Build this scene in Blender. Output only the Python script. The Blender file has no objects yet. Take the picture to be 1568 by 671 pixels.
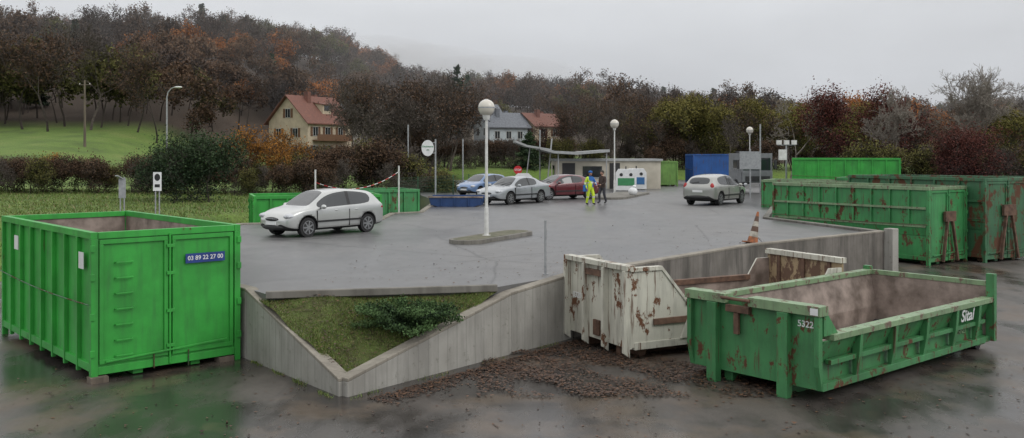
import bpy, math, random
import numpy as np
from mathutils import Vector, Matrix
R = math.radians
scene = bpy.context.scene
LOW = -1.35          # level of the lower container yard; the car park is z = 0

# ------------------------------------------------------------------ materials
def new_mat(name):
    m = bpy.data.materials.new(name); m.use_nodes = True
    nt = m.node_tree; return m, nt, nt.nodes["Principled BSDF"]

def ramp(nt, src, stops):
    r = nt.nodes.new("ShaderNodeValToRGB")
    e = r.color_ramp.elements
    while len(e) < len(stops): e.new(0.5)
    for i, (p, c) in enumerate(stops):
        e[i].position = p
        e[i].color = (c[0], c[1], c[2], 1) if hasattr(c, '__len__') else (c, c, c, 1)
    nt.links.new(src, r.inputs[0]); return r

def noise(nt, scale, detail=6, stretch=(1, 1, 1), rough=0.6, off=(0, 0, 0), coord='Object'):
    tc = nt.nodes.new("ShaderNodeTexCoord"); mp = nt.nodes.new("ShaderNodeMapping")
    mp.inputs['Scale'].default_value = stretch; mp.inputs['Location'].default_value = off
    n = nt.nodes.new("ShaderNodeTexNoise"); n.inputs['Scale'].default_value = scale
    n.inputs['Detail'].default_value = detail; n.inputs['Roughness'].default_value = rough
    nt.links.new(tc.outputs[coord], mp.inputs[0]); nt.links.new(mp.outputs[0], n.inputs['Vector'])
    return n.outputs['Fac']

def mix(nt, fac, a, b, mode='MIX'):
    m = nt.nodes.new("ShaderNodeMix"); m.data_type = 'RGBA'; m.blend_type = mode
    if isinstance(fac, float): m.inputs[0].default_value = fac
    else: nt.links.new(fac, m.inputs[0])
    for s, i in ((a, 6), (b, 7)):
        if isinstance(s, tuple): m.inputs[i].default_value = (*s, 1)
        else: nt.links.new(s, m.inputs[i])
    return m.outputs[2]

def bump(nt, bsdf, h, strength=0.3, dist=0.02):
    b = nt.nodes.new("ShaderNodeBump"); b.inputs['Strength'].default_value = strength
    b.inputs['Distance'].default_value = dist
    nt.links.new(h, b.inputs['Height']); nt.links.new(b.outputs[0], bsdf.inputs['Normal'])

def M(name, c1, c2=None, scale=4, rough=0.6, metal=0.0, bmp=0.0, stretch=(1, 1, 1), spec=0.5, coat=0.0, detail=3):
    m, nt, b = new_mat(name)
    if c2 is None: c2 = tuple(x * 0.8 for x in c1)
    n = noise(nt, scale, stretch=stretch, detail=detail)
    r = ramp(nt, n, [(0.35, c2), (0.65, c1)])
    nt.links.new(r.outputs[0], b.inputs['Base Color'])
    b.inputs['Roughness'].default_value = rough; b.inputs['Metallic'].default_value = metal
    b.inputs['Specular IOR Level'].default_value = spec; b.inputs['Coat Weight'].default_value = coat
    if bmp: bump(nt, b, n, bmp)
    return m

def painted_steel(name, col, rust=(0.09, 0.035, 0.015), amount=0.6, dark=0.65, rough=0.45, scale=2.2, seed=0.0, streak=0.55, rstreak=0.62):
    """painted steel plate: faded paint, dirt streaks running down, rust where the paint is gone"""
    m, nt, b = new_mat(name)
    n1 = noise(nt, 1.3, off=(seed, seed, 0), detail=5)
    base = ramp(nt, n1, [(0.3, tuple(c * dark for c in col)), (0.7, col)]).outputs[0]
    st = noise(nt, 7, stretch=(1, 1, 0.12), off=(seed, 3, 0), detail=5)
    stf = ramp(nt, st, [(0.48, 0.0), (0.75, streak)]).outputs[0]
    base = mix(nt, stf, base, tuple(0.25 * c + 0.02 for c in col))
    rn = noise(nt, scale, detail=10, rough=0.72, stretch=(1, 1, 0.6), off=(seed * 2, 7, seed))
    rf = ramp(nt, rn, [(amount, 0.0), (amount + 0.03, 1.0)]).outputs[0]
    base = mix(nt, rf, base, rust)
    rs_ = noise(nt, 11, stretch=(1, 1, 0.07), detail=5, off=(seed * 5, 1, 2))
    rsf = ramp(nt, rs_, [(rstreak, 0.0), (rstreak + 0.06, 0.8)]).outputs[0]
    base = mix(nt, rsf, base, tuple(0.8 * r_ + 0.01 for r_ in rust))
    nt.links.new(base, b.inputs['Base Color'])
    rr = ramp(nt, rf, [(0, rough), (1, 0.85)]).outputs[0]
    nt.links.new(rr, b.inputs['Roughness'])
    bump(nt, b, n1, 0.25, 0.03)
    return m

def asphalt(name, c_dry, c_wet, r_dry, r_wet, sc, lo=0.42, hi=0.6, cracks=0.6, mud=None):
    m, nt, b = new_mat(name)
    big = noise(nt, sc, detail=6, stretch=(1, 0.45, 1), rough=0.6)
    wet = ramp(nt, big, [(lo, 0.0), (hi, 1.0)]).outputs[0]
    fine = noise(nt, 45, detail=3, rough=0.8)
    med = noise(nt, 1.1, detail=7)
    dry = mix(nt, ramp(nt, fine, [(0.35, 0.0), (0.65, 1.0)]).outputs[0], tuple(c * 0.72 for c in c_dry), tuple(c * 1.25 for c in c_dry))
    c = mix(nt, wet, c_wet, dry)
    c = mix(nt, ramp(nt, med, [(0.35, 0.45), (0.6, 0.0)]).outputs[0], c, tuple(x * 0.75 for x in c_wet))
    if mud:
        mn = noise(nt, 0.6, detail=8, off=(11, 3, 0))
        c = mix(nt, ramp(nt, mn, [(0.5, 0.0), (0.62, 0.75)]).outputs[0], c, mud)
    tc = nt.nodes.new("ShaderNodeTexCoord")
    n2 = nt.nodes.new("ShaderNodeTexNoise"); n2.inputs['Scale'].default_value = 0.5
    nt.links.new(tc.outputs['Object'], n2.inputs['Vector'])
    v = nt.nodes.new("ShaderNodeTexVoronoi"); v.feature = 'DISTANCE_TO_EDGE'; v.inputs['Scale'].default_value = 0.13
    mm = mix(nt, 0.12, tc.outputs['Object'], n2.outputs['Color'], 'LINEAR_LIGHT')
    nt.links.new(mm, v.inputs['Vector'])
    cf = ramp(nt, v.outputs['Distance'], [(0.0, cracks), (0.006, 0.0)]).outputs[0]
    c = mix(nt, cf, c, (0.02, 0.02, 0.021))
    nt.links.new(c, b.inputs['Base Color'])
    rr = ramp(nt, wet, [(0, r_wet), (1, r_dry)]).outputs[0]
    nt.links.new(rr, b.inputs['Roughness'])
    bump(nt, b, fine, 0.3, 0.005)
    return m

def concrete(name, c1, c2, top_dirt=0.6):
    m, nt, b = new_mat(name)
    n1 = noise(nt, 0.9, detail=8)
    base = ramp(nt, n1, [(0.3, c2), (0.7, c1)]).outputs[0]
    st = noise(nt, 2.2, stretch=(1, 1, 0.16), detail=8, rough=0.65)
    base = mix(nt, ramp(nt, st, [(0.36, top_dirt), (0.56, 0.0)]).outputs[0], base, tuple(x * 0.5 for x in c2))
    sp = noise(nt, 5, detail=8, rough=0.75, off=(4, 4, 4))
    base = mix(nt, ramp(nt, sp, [(0.58, 0.0), (0.70, 0.65)]).outputs[0], base, (0.09, 0.085, 0.06))
    # formwork board joints
    tc = nt.nodes.new("ShaderNodeTexCoord"); wv = nt.nodes.new("ShaderNodeTexWave"); wv.wave_type = 'BANDS'; wv.bands_direction = 'Y'
    wv.inputs['Scale'].default_value = 1.6; wv.inputs['Distortion'].default_value = 0.15
    nt.links.new(tc.outputs['Object'], wv.inputs['Vector'])
    base = mix(nt, ramp(nt, wv.outputs['Fac'], [(0.0, 0.35), (0.05, 0.0)]).outputs[0], base, tuple(x * 0.5 for x in c2))
    nt.links.new(base, b.inputs['Base Color']); b.inputs['Roughness'].default_value = 0.85
    fn = noise(nt, 30, detail=3)
    bump(nt, b, fn, 0.3, 0.008)
    return m

# ------------------------------------------------------------------ mesh builder
class B:
    def __init__(s): s.v = []; s.f = []; s.m = []; s.sm = []
    def add(s, vs, fs, mat=0, smooth=False):
        o = len(s.v); s.v += [tuple(p) for p in vs]
        for f in fs:
            s.f.append(tuple(i + o for i in f)); s.m.append(mat); s.sm.append(smooth)
    def box(s, x0, x1, y0, y1, z0, z1, mat=0):
        s.add([(x0, y0, z0), (x1, y0, z0), (x1, y1, z0), (x0, y1, z0), (x0, y0, z1), (x1, y0, z1), (x1, y1, z1), (x0, y1, z1)],
              [(0, 3, 2, 1), (4, 5, 6, 7), (0, 1, 5, 4), (1, 2, 6, 5), (2, 3, 7, 6), (3, 0, 4, 7)], mat)
    def cyl(s, p0, p1, r0, r1=None, n=10, mat=0, smooth=True):
        r1 = r0 if r1 is None else r1
        p0, p1 = Vector(p0), Vector(p1); d = (p1 - p0).normalized()
        a = d.orthogonal().normalized(); b = d.cross(a)
        vs = []
        for p, r in ((p0, r0), (p1, r1)):
            for i in range(n):
                t = 2 * math.pi * i / n; vs.append(p + a * math.cos(t) * r + b * math.sin(t) * r)
        s.add(vs, [(i, (i + 1) % n, n + (i + 1) % n, n + i) for i in range(n)], mat, smooth)
        s.add(vs, [tuple(range(n))[::-1], tuple(range(n, 2 * n))], mat, False)
    def beam(s, p0, p1, w, h, mat=0, up=(0, 0, 1)):
        p0, p1 = Vector(p0), Vector(p1); d = (p1 - p0).normalized(); up = Vector(up)
        a = d.cross(up)
        if a.length < 1e-4: a = d.cross(Vector((1, 0, 0)))
        a.normalize(); b = a.cross(d)
        vs = [p + a * sx * w / 2 + b * sz * h / 2 for p in (p0, p1) for sx, sz in ((-1, -1), (1, -1), (1, 1), (-1, 1))]
        s.add(vs, [(0, 1, 2, 3), (4, 7, 6, 5), (0, 4, 5, 1), (1, 5, 6, 2), (2, 6, 7, 3), (3, 7, 4, 0)], mat)
    def sph(s, c, r, sc=(1, 1, 1), n=16, k=10, mat=0):
        vs = []; fs = []
        for i in range(k + 1):
            ph = math.pi * i / k
            for j in range(n):
                t = 2 * math.pi * j / n
                vs.append((c[0] + r * sc[0] * math.sin(ph) * math.cos(t), c[1] + r * sc[1] * math.sin(ph) * math.sin(t), c[2] + r * sc[2] * math.cos(ph)))
        for i in range(k):
            for j in range(n):
                fs.append((i * n + j, (i + 1) * n + j, (i + 1) * n + (j + 1) % n, i * n + (j + 1) % n))
        s.add(vs, fs, mat, True)
    def prism(s, poly, axis, a, b, mat=0):
        """extrude 2D polygon along axis ('x','y','z') from a to b"""
        def P(u, v, w): return {'x': (w, u, v), 'y': (u, w, v), 'z': (u, v, w)}[axis]
        n = len(poly)
        vs = [P(u, v, a) for u, v in poly] + [P(u, v, b) for u, v in poly]
        s.add(vs, [tuple(range(n)), tuple(range(n, 2 * n))[::-1]] + [(i, n + i, n + (i + 1) % n, (i + 1) % n) for i in range(n)], mat)
    def done(s, name, mats, loc=(0, 0, 0), rz=0, bevel=0, parent=None, rot=None):
        me = bpy.data.meshes.new(name); me.from_pydata(s.v, [], s.f)
        for m in mats: me.materials.append(m)
        me.polygons.foreach_set("material_index", s.m); me.polygons.foreach_set("use_smooth", s.sm)
        me.validate(); me.update()
        import bmesh
        bm = bmesh.new(); bm.from_mesh(me); bmesh.ops.recalc_face_normals(bm, faces=bm.faces); bm.to_mesh(me); bm.free()
        o = bpy.data.objects.new(name, me); scene.collection.objects.link(o)
        o.location = loc; o.rotation_euler = rot if rot else (0, 0, rz)
        if bevel:
            md = o.modifiers.new("bevel", 'BEVEL'); md.width = bevel; md.segments = 2; md.limit_method = 'ANGLE'
        if parent: o.parent = parent
        return o

def text(name, s, size, mat, parent, loc, rot, extr=0.004):
    cu = bpy.data.curves.new(name, 'FONT'); cu.body = s; cu.size = size; cu.extrude = extr
    cu.align_x = 'CENTER'; cu.align_y = 'CENTER'; cu.offset = size * 0.012
    o = bpy.data.objects.new(name, cu); scene.collection.objects.link(o)
    cu.materials.append(mat); o.parent = parent; o.location = loc; o.rotation_euler = rot
    return o

# ------------------------------------------------------------------ palette
m_lot = asphalt("asphalt_car_park", (0.155, 0.152, 0.150), (0.098, 0.098, 0.10), 0.55, 0.28, 0.16)
m_yard = asphalt("asphalt_yard_wet", (0.085, 0.074, 0.065), (0.034, 0.030, 0.028), 0.55, 0.13, 0.4, lo=0.46, hi=0.62, cracks=0.2, mud=(0.10, 0.075, 0.055))
m_conc = concrete("concrete_wall", (0.37, 0.36, 0.33), (0.255, 0.245, 0.22), 0.45)
m_conc_dirty = concrete("concrete_wall_stained", (0.22, 0.20, 0.18), (0.12, 0.11, 0.095), 0.8)
m_cope = concrete("concrete_coping", (0.31, 0.285, 0.24), (0.19, 0.17, 0.14), 0.4)
m_kerb = concrete("concrete_kerb", (0.22, 0.21, 0.19), (0.14, 0.13, 0.11))
m_green = painted_steel("green_paint_new", (0.040, 0.38, 0.052), amount=0.69, dark=0.62, seed=1, streak=0.5, rstreak=0.69)
m_greenR = painted_steel("green_paint_worn", (0.055, 0.28, 0.09), amount=0.56, dark=0.65, seed=2, rstreak=0.60)
m_greenR2 = painted_steel("green_paint_old", (0.05, 0.16, 0.075), amount=0.53, dark=0.6, seed=4, rstreak=0.585)
m_greenS = painted_steel("green_paint_skip", (0.06, 0.235, 0.085), amount=0.565, dark=0.6, seed=3, scale=3.4, rstreak=0.60)
m_greenL = painted_steel("green_paint_pale", (0.15, 0.30, 0.07), amount=0.65, seed=5)
m_rim = painted_steel("green_rim_scraped", (0.22, 0.33, 0.18), amount=0.555, rust=(0.14, 0.10, 0.075), seed=9, scale=5)
m_white = painted_steel("white_paint_rusty", (0.56, 0.55, 0.47), amount=0.575, rust=(0.12, 0.05, 0.022), seed=6, scale=2.8, rstreak=0.575, dark=0.78)
m_blue = painted_steel("blue_paint", (0.02, 0.10, 0.34), amount=0.64, seed=7)
m_rust = M("rust_bare_steel", (0.15, 0.085, 0.055), (0.06, 0.033, 0.022), 5, 0.8, bmp=0.3, detail=6)
m_inner = M("worn_steel_inside", (0.31, 0.25, 0.215), (0.12, 0.092, 0.075), 2.5, 0.6, bmp=0.3, detail=8)
m_dark = M("dark_steel", (0.03, 0.03, 0.032), None, 5, 0.6)
m_galv = M("galvanised_steel", (0.36, 0.37, 0.38), (0.26, 0.27, 0.28), 8, 0.45, metal=0.3)
m_whitep = M("white_paint", (0.66, 0.66, 0.64), (0.52, 0.52, 0.50), 6, 0.4)
m_whitesign = M("sign_white", (0.72, 0.73, 0.73), (0.62, 0.63, 0.63), 3, 0.4)
m_bluesign = M("sign_blue", (0.02, 0.05, 0.22), None, 3, 0.4)
m_red = M("sign_red", (0.5, 0.02, 0.025), None, 3, 0.4)
m_black = M("black_plastic", (0.015, 0.015, 0.016), None, 5, 0.5)
m_tyre = M("tyre_rubber", (0.018, 0.018, 0.019), None, 12, 0.8)
m_rimalu = M("wheel_alloy", (0.35, 0.36, 0.37), (0.28, 0.28, 0.29), 5, 0.3, metal=0.8)
m_wood = M("weathered_wood", (0.16, 0.13, 0.10), (0.08, 0.065, 0.05), 6, 0.9, stretch=(1, 1, 0.1))

def glass(name, c=(0.02, 0.024, 0.027), r=0.06):
    m, nt, b = new_mat(name); b.inputs['Base Color'].default_value = (*c, 1)
    b.inputs['Roughness'].default_value = r; b.inputs['Specular IOR Level'].default_value = 0.8
    return m
m_glass = glass("window_glass")
m_globe, nt_, b_ = new_mat("lamp_globe_opal")
b_.inputs['Base Color'].default_value = (0.56, 0.53, 0.47, 1); b_.inputs['Roughness'].default_value = 0.12

# ------------------------------------------------------------------ world, sun, camera
w = bpy.data.worlds.new("World"); scene.world = w; w.use_nodes = True
nt = w.node_tree; bg = nt.nodes["Background"]
sky = nt.nodes.new("ShaderNodeTexSky"); sky.sky_type = 'NISHITA'; sky.sun_disc = False
sky.sun_elevation = R(40); sky.sun_rotation = R(120); sky.dust_density = 4
hs = nt.nodes.new("ShaderNodeHueSaturation"); hs.inputs['Saturation'].default_value = 0.35
nt.links.new(sky.outputs[0], hs.inputs['Color'])
tc = nt.nodes.new("ShaderNodeTexCoord"); sx = nt.nodes.new("ShaderNodeSeparateXYZ")
nt.links.new(tc.outputs['Generated'], sx.inputs[0])
gr = ramp(nt, sx.outputs['Z'], [(0.0, (0.50, 0.51, 0.53)), (0.07, (0.48, 0.50, 0.535)), (0.17, (0.60, 0.62, 0.65)), (0.55, (1, 1, 1))])
mp = nt.nodes.new("ShaderNodeMapping"); mp.inputs['Scale'].default_value = (1, 1, 3.5)
nt.links.new(tc.outputs['Generated'], mp.inputs[0])
cn = nt.nodes.new("ShaderNodeTexNoise"); cn.inputs['Scale'].default_value = 2.2; cn.inputs['Detail'].default_value = 5
nt.links.new(mp.outputs[0], cn.inputs['Vector'])
cl = ramp(nt, cn.outputs['Fac'], [(0.3, 0.82), (0.7, 1.1)])
cc = mix(nt, 1.0, gr.outputs[0], cl.outputs[0], 'MULTIPLY')
vm = nt.nodes.new("ShaderNodeVectorMath"); vm.operation = 'SCALE'; vm.inputs['Scale'].default_value = 14.5
nt.links.new(cc, vm.inputs[0])
fin = mix(nt, 0.88, hs.outputs[0], vm.outputs[0])
nt.links.new(fin, bg.inputs['Color']); bg.inputs['Strength'].default_value = 0.1

sun = bpy.data.lights.new("sun", 'SUN'); sun.energy = 0.8; sun.angle = R(30); sun.color = (1, 0.98, 0.95)
so = bpy.data.objects.new("sun", sun); scene.collection.objects.link(so)
so.rotation_euler = (R(50), 0, R(60)); so.location = (0, 0, 60)

cam = bpy.data.cameras.new("camera"); co = bpy.data.objects.new("camera", cam); scene.collection.objects.link(co)
co.location = (0, 0, 2.7); co.rotation_euler = (R(90), 0, 0)
cam.lens = 36 * 1400 / 1568; cam.sensor_width = 36; cam.shift_y = -99.5 / 1568
cam.clip_end = 6000; scene.camera = co
scene.view_settings.view_transform = 'Standard'; scene.view_settings.look = 'None'; scene.view_settings.exposure = 0

# ------------------------------------------------------------------ terrain
def ss(a, b, x):
    t = np.clip((x - a) / (b - a), 0, 1); return t * t * (3 - 2 * t)
def T(x, y):
    x = np.asarray(x, float); y = np.asarray(y, float)
    fl = ss(-41, -56, x); fr = ss(0, 60, x)
    g = 0.15 + ss(-12, -50, x) * 0.35 + (3.0 * (1 - fl) * (1 - 0.7 * fr)) * np.clip((y - 70) / 90, 0, 1.5) + fl * 8.4 * np.clip((y - 62) / 90, 0, 1.6) ** 1.35
    crest = np.interp(x, [-900, -300, -75, -60, -40, -23, 18, 59, 120, 213, 500, 900], [44, 40, 36.5, 33, 26, 22.5, 18.5, 14, 10, 9, 12, 14])
    crest = crest + 1.3 * np.sin(x * 0.05) + 0.9 * np.sin(x * 0.13 + 1)
    h = crest * ss(125, 390, y) * (0.72 + 0.28 * ss(125, 330, y))
    z = g * (1 - 0.9 * ss(200, 400, y)) + h + 0.9 * np.sin(x * 0.04 + y * 0.03) * ss(140, 220, y)
    d = (x + 10) * -0.91 + (y - 35) * 0.41
    bank = ss(1.9, 3.6, d) * ss(27, 37, y)
    xe = np.where(y < 52, -4.0, -4 - (y - 52) * 0.14)
    bank = np.where(y > 48, bank * ss(xe, xe - 3, x), bank)
    bank = np.maximum(bank, ss(92, 97, y)); bank = np.maximum(bank, ss(61, 66, x))
    return -1.5 * (1 - bank) + z * bank
def axis(a, b, dense_a, dense_b, dn, k):
    mid = np.linspace(dense_a, dense_b, dn)
    lo = dense_a - (dense_a - a) * np.linspace(0, 1, k + 1)[1:] ** 2
    hi = dense_b + (b - dense_b) * np.linspace(0, 1, k + 1)[1:] ** 2
    return np.concatenate([lo[::-1], mid, hi])
xs = axis(-2500, 2500, -60, 70, 131, 45); ys = axis(-400, 3500, 0, 110, 111, 60)
X, Y = np.meshgrid(xs, ys); Z = T(X, Y)
nx, ny = len(xs), len(ys)
vs = np.stack([X.ravel(), Y.ravel(), Z.ravel()], 1)
i, j = np.meshgrid(np.arange(nx - 1), np.arange(ny - 1)); a = (j * nx + i).ravel()
fs = np.stack([a, a + 1, a + nx + 1, a + nx], 1)
me = bpy.data.meshes.new("ground"); me.from_pydata(vs.tolist(), [], fs.tolist()); me.update()
me.polygons.foreach_set("use_smooth", [True] * len(me.polygons))
m_gr, nt, b = new_mat("grass_and_leaf_litter")
n1 = noise(nt, 0.22, detail=9); n2 = noise(nt, 6, detail=5)
gcol = ramp(nt, n1, [(0.3, (0.06, 0.10, 0.018)), (0.5, (0.105, 0.18, 0.025)), (0.7, (0.15, 0.20, 0.045))]).outputs[0]
gcol = mix(nt, ramp(nt, n2, [(0.35, 0.5), (0.6, 0.0)]).outputs[0], gcol, (0.05, 0.06, 0.018))
lit = ramp(nt, n2, [(0.3, (0.03, 0.022, 0.015)), (0.7, (0.08, 0.055, 0.038))]).outputs[0]
tcg = nt.nodes.new("ShaderNodeTexCoord"); sp = nt.nodes.new("ShaderNodeSeparateXYZ"); nt.links.new(tcg.outputs['Object'], sp.inputs[0])
mr = nt.nodes.new("ShaderNodeMapRange"); mr.inputs[1].default_value = 130; mr.inputs[2].default_value = 142; nt.links.new(sp.outputs['Y'], mr.inputs[0])
gcol = mix(nt, mr.outputs[0], gcol, lit)
nt.links.new(gcol, b.inputs['Base Color']); b.inputs['Roughness'].default_value = 0.95; bump(nt, b, n2, 0.6, 0.1)
me.materials.append(m_gr)
g = bpy.data.objects.new("ground", me); scene.collection.objects.link(g)

# lower yard sheet
bb = B(); bb.add([(-40, -20, LOW), (60, -20, LOW), (60, 60, LOW), (-40, 60, LOW)], [(0, 1, 2, 3)]); bb.done("yard_pavement", [m_yard])
# upper car park slab
lot = [(-5.35, 18.4), (-4.72, 17.6), (-0.3, 18.55), (1.2, 20.35), (6.85, 27.0), (12.4, 31.0), (10.5, 38.3), (15, 52), (61, 52), (61, 95), (-10, 95), (-6, 60), (-4.2, 52), (-4.2, 42.3), (-5.5, 41.4), (-5.4, 37.0), (-10.4, 35.1), (-10.5, 24)]
bb = B(); bb.prism(lot, 'z', -1.6, 0.0); bb.done("car_park_pavement", [m_lot])

# retaining walls
def wall(name, pts, th=0.24, mats=(m_conc, m_cope), cope=0.06):
    bb = B()
    for (p, q) in zip(pts[:-1], pts[1:]):
        P, Q = Vector(p[:2]), Vector(q[:2]); d = (Q - P).normalized(); n = Vector((-d.y, d.x)) * th / 2
        for (t0, t1, mt, ex, dz0) in ((-1.6, -cope, 0, 1.0, None), (-cope, 0.0, 1, 1.06, 1)):
            vs = []
            for pt, v in ((P, p), (Q, q)):
                zt = v[2] + t1; zb = (v[2] + t0) if dz0 else -1.6
                for s in (-1, 1):
                    vs.append((pt.x + n.x * s * ex, pt.y + n.y * s * ex, zb)); vs.append((pt.x + n.x * s * ex, pt.y + n.y * s * ex, zt))
            bb.add(vs, [(0, 1, 5, 4), (2, 6, 7, 3), (1, 3, 7, 5), (0, 4, 6, 2), (0, 2, 3, 1), (4, 5, 7, 6)], mt)
    return bb.done(name, mats, bevel=0.012)
wall("retaining_wall", [(1.24, 20.2, 0.07), (-0.1, 18.6, -0.1), (-2.83, 15.3, -1.04)])
wall("retaining_wall", [(-2.80, 15.34, -1.05), (-5.2, 18.2, 0.04), (-10.4, 23.9, 0.04)])
wall("retaining_wall", [(1.3, 20.28, 0.06), (6.95, 26.85, 0.06), (12.5, 30.9, 0.12)], mats=(m_conc_dirty, m_cope))
wall("retaining_wall", [(12.55, 30.95, 0.1), (10.6, 38.2, 0.08), (15.1, 51.9, 0.08), (61, 51.9, 0.05)], mats=(m_conc_dirty, m_kerb))
wall("retaining_wall", [(-10.4, 24.0, 0.04), (-10.4, 35.0, 0.05), (-5.4, 36.9, 0.05), (-5.4, 41.3, .05), (-4.2, 42.2, 0.05), (-4.3, 51.5, 0.04)])
bb = B(); bb.box(-0.17, 0.17, -0.17, 0.17, -1.6, 0.2); bb.done("concrete_pillar", [m_conc], loc=(12.75, 30.75, 0), rz=0.6, bevel=0.02)

bb = B(); bb.beam((-4.72, 17.52, 0.0), (-0.3, 18.44, 0.0), 0.12, 0.14, 0); bb.done("kerb", [m_kerb], bevel=0.015)

# planted triangle of grass (sheet + blades)
def tri_pt(u, v):
    a = Vector((-4.85, 17.55, -0.06)); b2 = Vector((-0.3, 18.45, -0.14)); c = Vector((-2.83, 15.45, -1.12))
    if u + v > 1: u, v = 1 - u, 1 - v
    p = a + (b2 - a) * u + (c - a) * v
    p.z += 0.07 * math.sin(p.x * 3) * math.sin(p.y * 4) - 0.10 * 4 * u * v * (1 - u - v)
    return p
bb = B(); N = 24; idx = {}
vs = []
for ii in range(N + 1):
    for jj in range(N + 1 - ii):
        idx[(ii, jj)] = len(vs); vs.append(tri_pt(ii / N, jj / N))
fs = []
for ii in range(N):
    for jj in range(N - ii):
        fs.append((idx[(ii, jj)], idx[(ii + 1, jj)], idx[(ii, jj + 1)]))
        if jj < N - ii - 1: fs.append((idx[(ii + 1, jj)], idx[(ii + 1, jj + 1)], idx[(ii, jj + 1)]))
bb.add(vs, fs, 0, True)
m_soil = M("mossy_soil", (0.08, 0.11, 0.025), (0.05, 0.045, 0.018), 3, 0.95, bmp=0.5)
bb.done("grass_bank", [m_soil])

def mesh_np(name, verts, faces_n, mats, midx, loc=(0, 0, 0), obj=True):
    k = faces_n; nf = len(verts) // k
    me = bpy.data.meshes.new(name)
    me.vertices.add(len(verts)); me.vertices.foreach_set("co", np.asarray(verts, np.float32).ravel())
    me.loops.add(nf * k); me.loops.foreach_set("vertex_index", np.arange(nf * k, dtype=np.int32))
    me.polygons.add(nf); me.polygons.foreach_set("loop_start", np.arange(0, nf * k, k, dtype=np.int32))
    me.polygons.foreach_set("loop_total", np.full(nf, k, np.int32))
    for m in mats: me.materials.append(m)
    me.polygons.foreach_set("material_index", np.asarray(midx, np.int32)); me.update(calc_edges=True)
    if not obj: return me
    o = bpy.data.objects.new(name, me); scene.collection.objects.link(o); o.location = loc; return o

rng = np.random.default_rng(5)
def blades(name, pts, h, wd, mats, weights):
    n = len(pts); a = rng.uniform(0, 2 * np.pi, n); hh = h * rng.uniform(0.4, 1.2, n)
    hh = hh * (0.7 + 0.5 * np.sin(pts[:, 0] * 2.3 + 1) * np.cos(pts[:, 1] * 2.9))
    dx = np.cos(a) * wd / 2; dy = np.sin(a) * wd / 2
    lean = rng.normal(0, 0.45, (n, 2)) * hh[:, None]
    v = np.zeros((n, 3, 3)); v[:, 0] = pts; v[:, 1] = pts; v[:, 2] = pts
    v[:, 0, 0] -= dx; v[:, 0, 1] -= dy; v[:, 1, 0] += dx; v[:, 1, 1] += dy
    v[:, 2, 0] += lean[:, 0]; v[:, 2, 1] += lean[:, 1]; v[:, 2, 2] += hh
    return mesh_np(name, v.reshape(-1, 3), 3, mats, rng.choice(len(mats), n, p=weights))
m_g1 = M("grass_light", (0.15, 0.21, 0.04)); m_g2 = M("grass_mid", (0.09, 0.14, 0.025)); m_g3 = M("grass_dry", (0.22, 0.18, 0.08))
pts = np.array([tuple(tri_pt(u, v)) for u, v in rng.uniform(0, 1, (26000, 2))])
blades("grass", pts, 0.08, 0.012, [m_g1, m_g2, m_g3], [0.42, 0.4, 0.18])
px_ = rng.uniform(-38, -8, 60000); py_ = rng.uniform(30, 62, 60000)
dd = (px_ + 10) * -0.91 + (py_ - 35) * 0.41
k = dd > 2.3; px_, py_ = px_[k], py_[k]; pz_ = T(px_, py_); k = pz_ > -1.2
blades("grass", np.stack([px_, py_, pz_], 1)[k], 0.15, 0.05, [m_g1, m_g2, m_g3], [0.42, 0.45, 0.13])
# weeds and moss at the foot of the walls
wp = []
for (x0, y0, x1, y1, n_) in ((-5.1, 17.95, -2.9, 15.15, 900), (-2.7, 15.15, 1.2, 19.9, 500)):
    t_ = rng.uniform(0, 1, n_) ; t_ = t_[(np.sin(t_ * 23) + rng.uniform(-1, 1, n_)) > 0.5]
    wp.append(np.stack([x0 + (x1 - x0) * t_, y0 + (y1 - y0) * t_ - np.abs(rng.normal(0, .06, len(t_))) - .04, np.full(len(t_), LOW)], 1))
blades("weeds", np.concatenate(wp), 0.07, 0.014, [m_g1, m_g2, m_g3], [0.3, 0.5, 0.2])

# fallen leaves
m_l1 = M("leaf_brown", (0.09, 0.048, 0.03)); m_l2 = M("leaf_dark", (0.035, 0.022, 0.015)); m_l3 = M("leaf_rust", (0.14, 0.07, 0.035))
def flat_leaves(name, pts, size):
    n = len(pts); a = rng.uniform(0, 6.28, n); s = size * rng.uniform(0.5, 1.3, n)
    tilt = rng.normal(0, 0.35, (n, 2))
    v = np.zeros((n, 4, 3))
    for q, (r_, o_) in enumerate(((1, 0), (0.6, 1.57), (1, 3.14), (0.6, 4.71))):
        lx = np.cos(a + o_) * s * r_; ly = np.sin(a + o_) * s * r_
        v[:, q, 0] = pts[:, 0] + lx; v[:, q, 1] = pts[:, 1] + ly
        v[:, q, 2] = pts[:, 2] + np.abs(lx * tilt[:, 0] + ly * tilt[:, 1]) + 0.006
    return mesh_np(name, v.reshape(-1, 3), 4, [m_l1, m_l2, m_l3], rng.choice(3, n, p=[0.42, 0.43, 0.15]))
def clumpy(n, x0, x1, y0, y1):
    x = rng.uniform(x0, x1, n); y = rng.uniform(y0, y1, n)
    f = np.sin(x * 2.1 + 1) * np.cos(y * 2.6) + np.sin(x * 5.3 + y * 4.1) * 0.5 + rng.uniform(-1.1, 1.1, n)
    k = f > 0.35; return x[k], y[k]
c1 = rng.uniform(0, 1, 2600); off = np.abs(rng.normal(0, 0.3, 2600)) + 0.14
wx = -2.6 + (1.3 + 2.6) * c1 + off * 0.77 + 0.1; wy = 15.3 + (20.2 - 15.3) * c1 - off * 0.64 - 0.1
p1 = np.stack([wx, wy, np.full_like(wx, LOW)], 1)
cx, cy = clumpy(24000, -0.6, 4.8, 15.2, 18.8)
k = (cx * -0.64 + cy * 0.77) < 14.6; cx, cy = cx[k], cy[k]
p2 = np.stack([cx, cy, LOW + 0.04 * rng.uniform(0, 1, len(cx))], 1)
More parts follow.
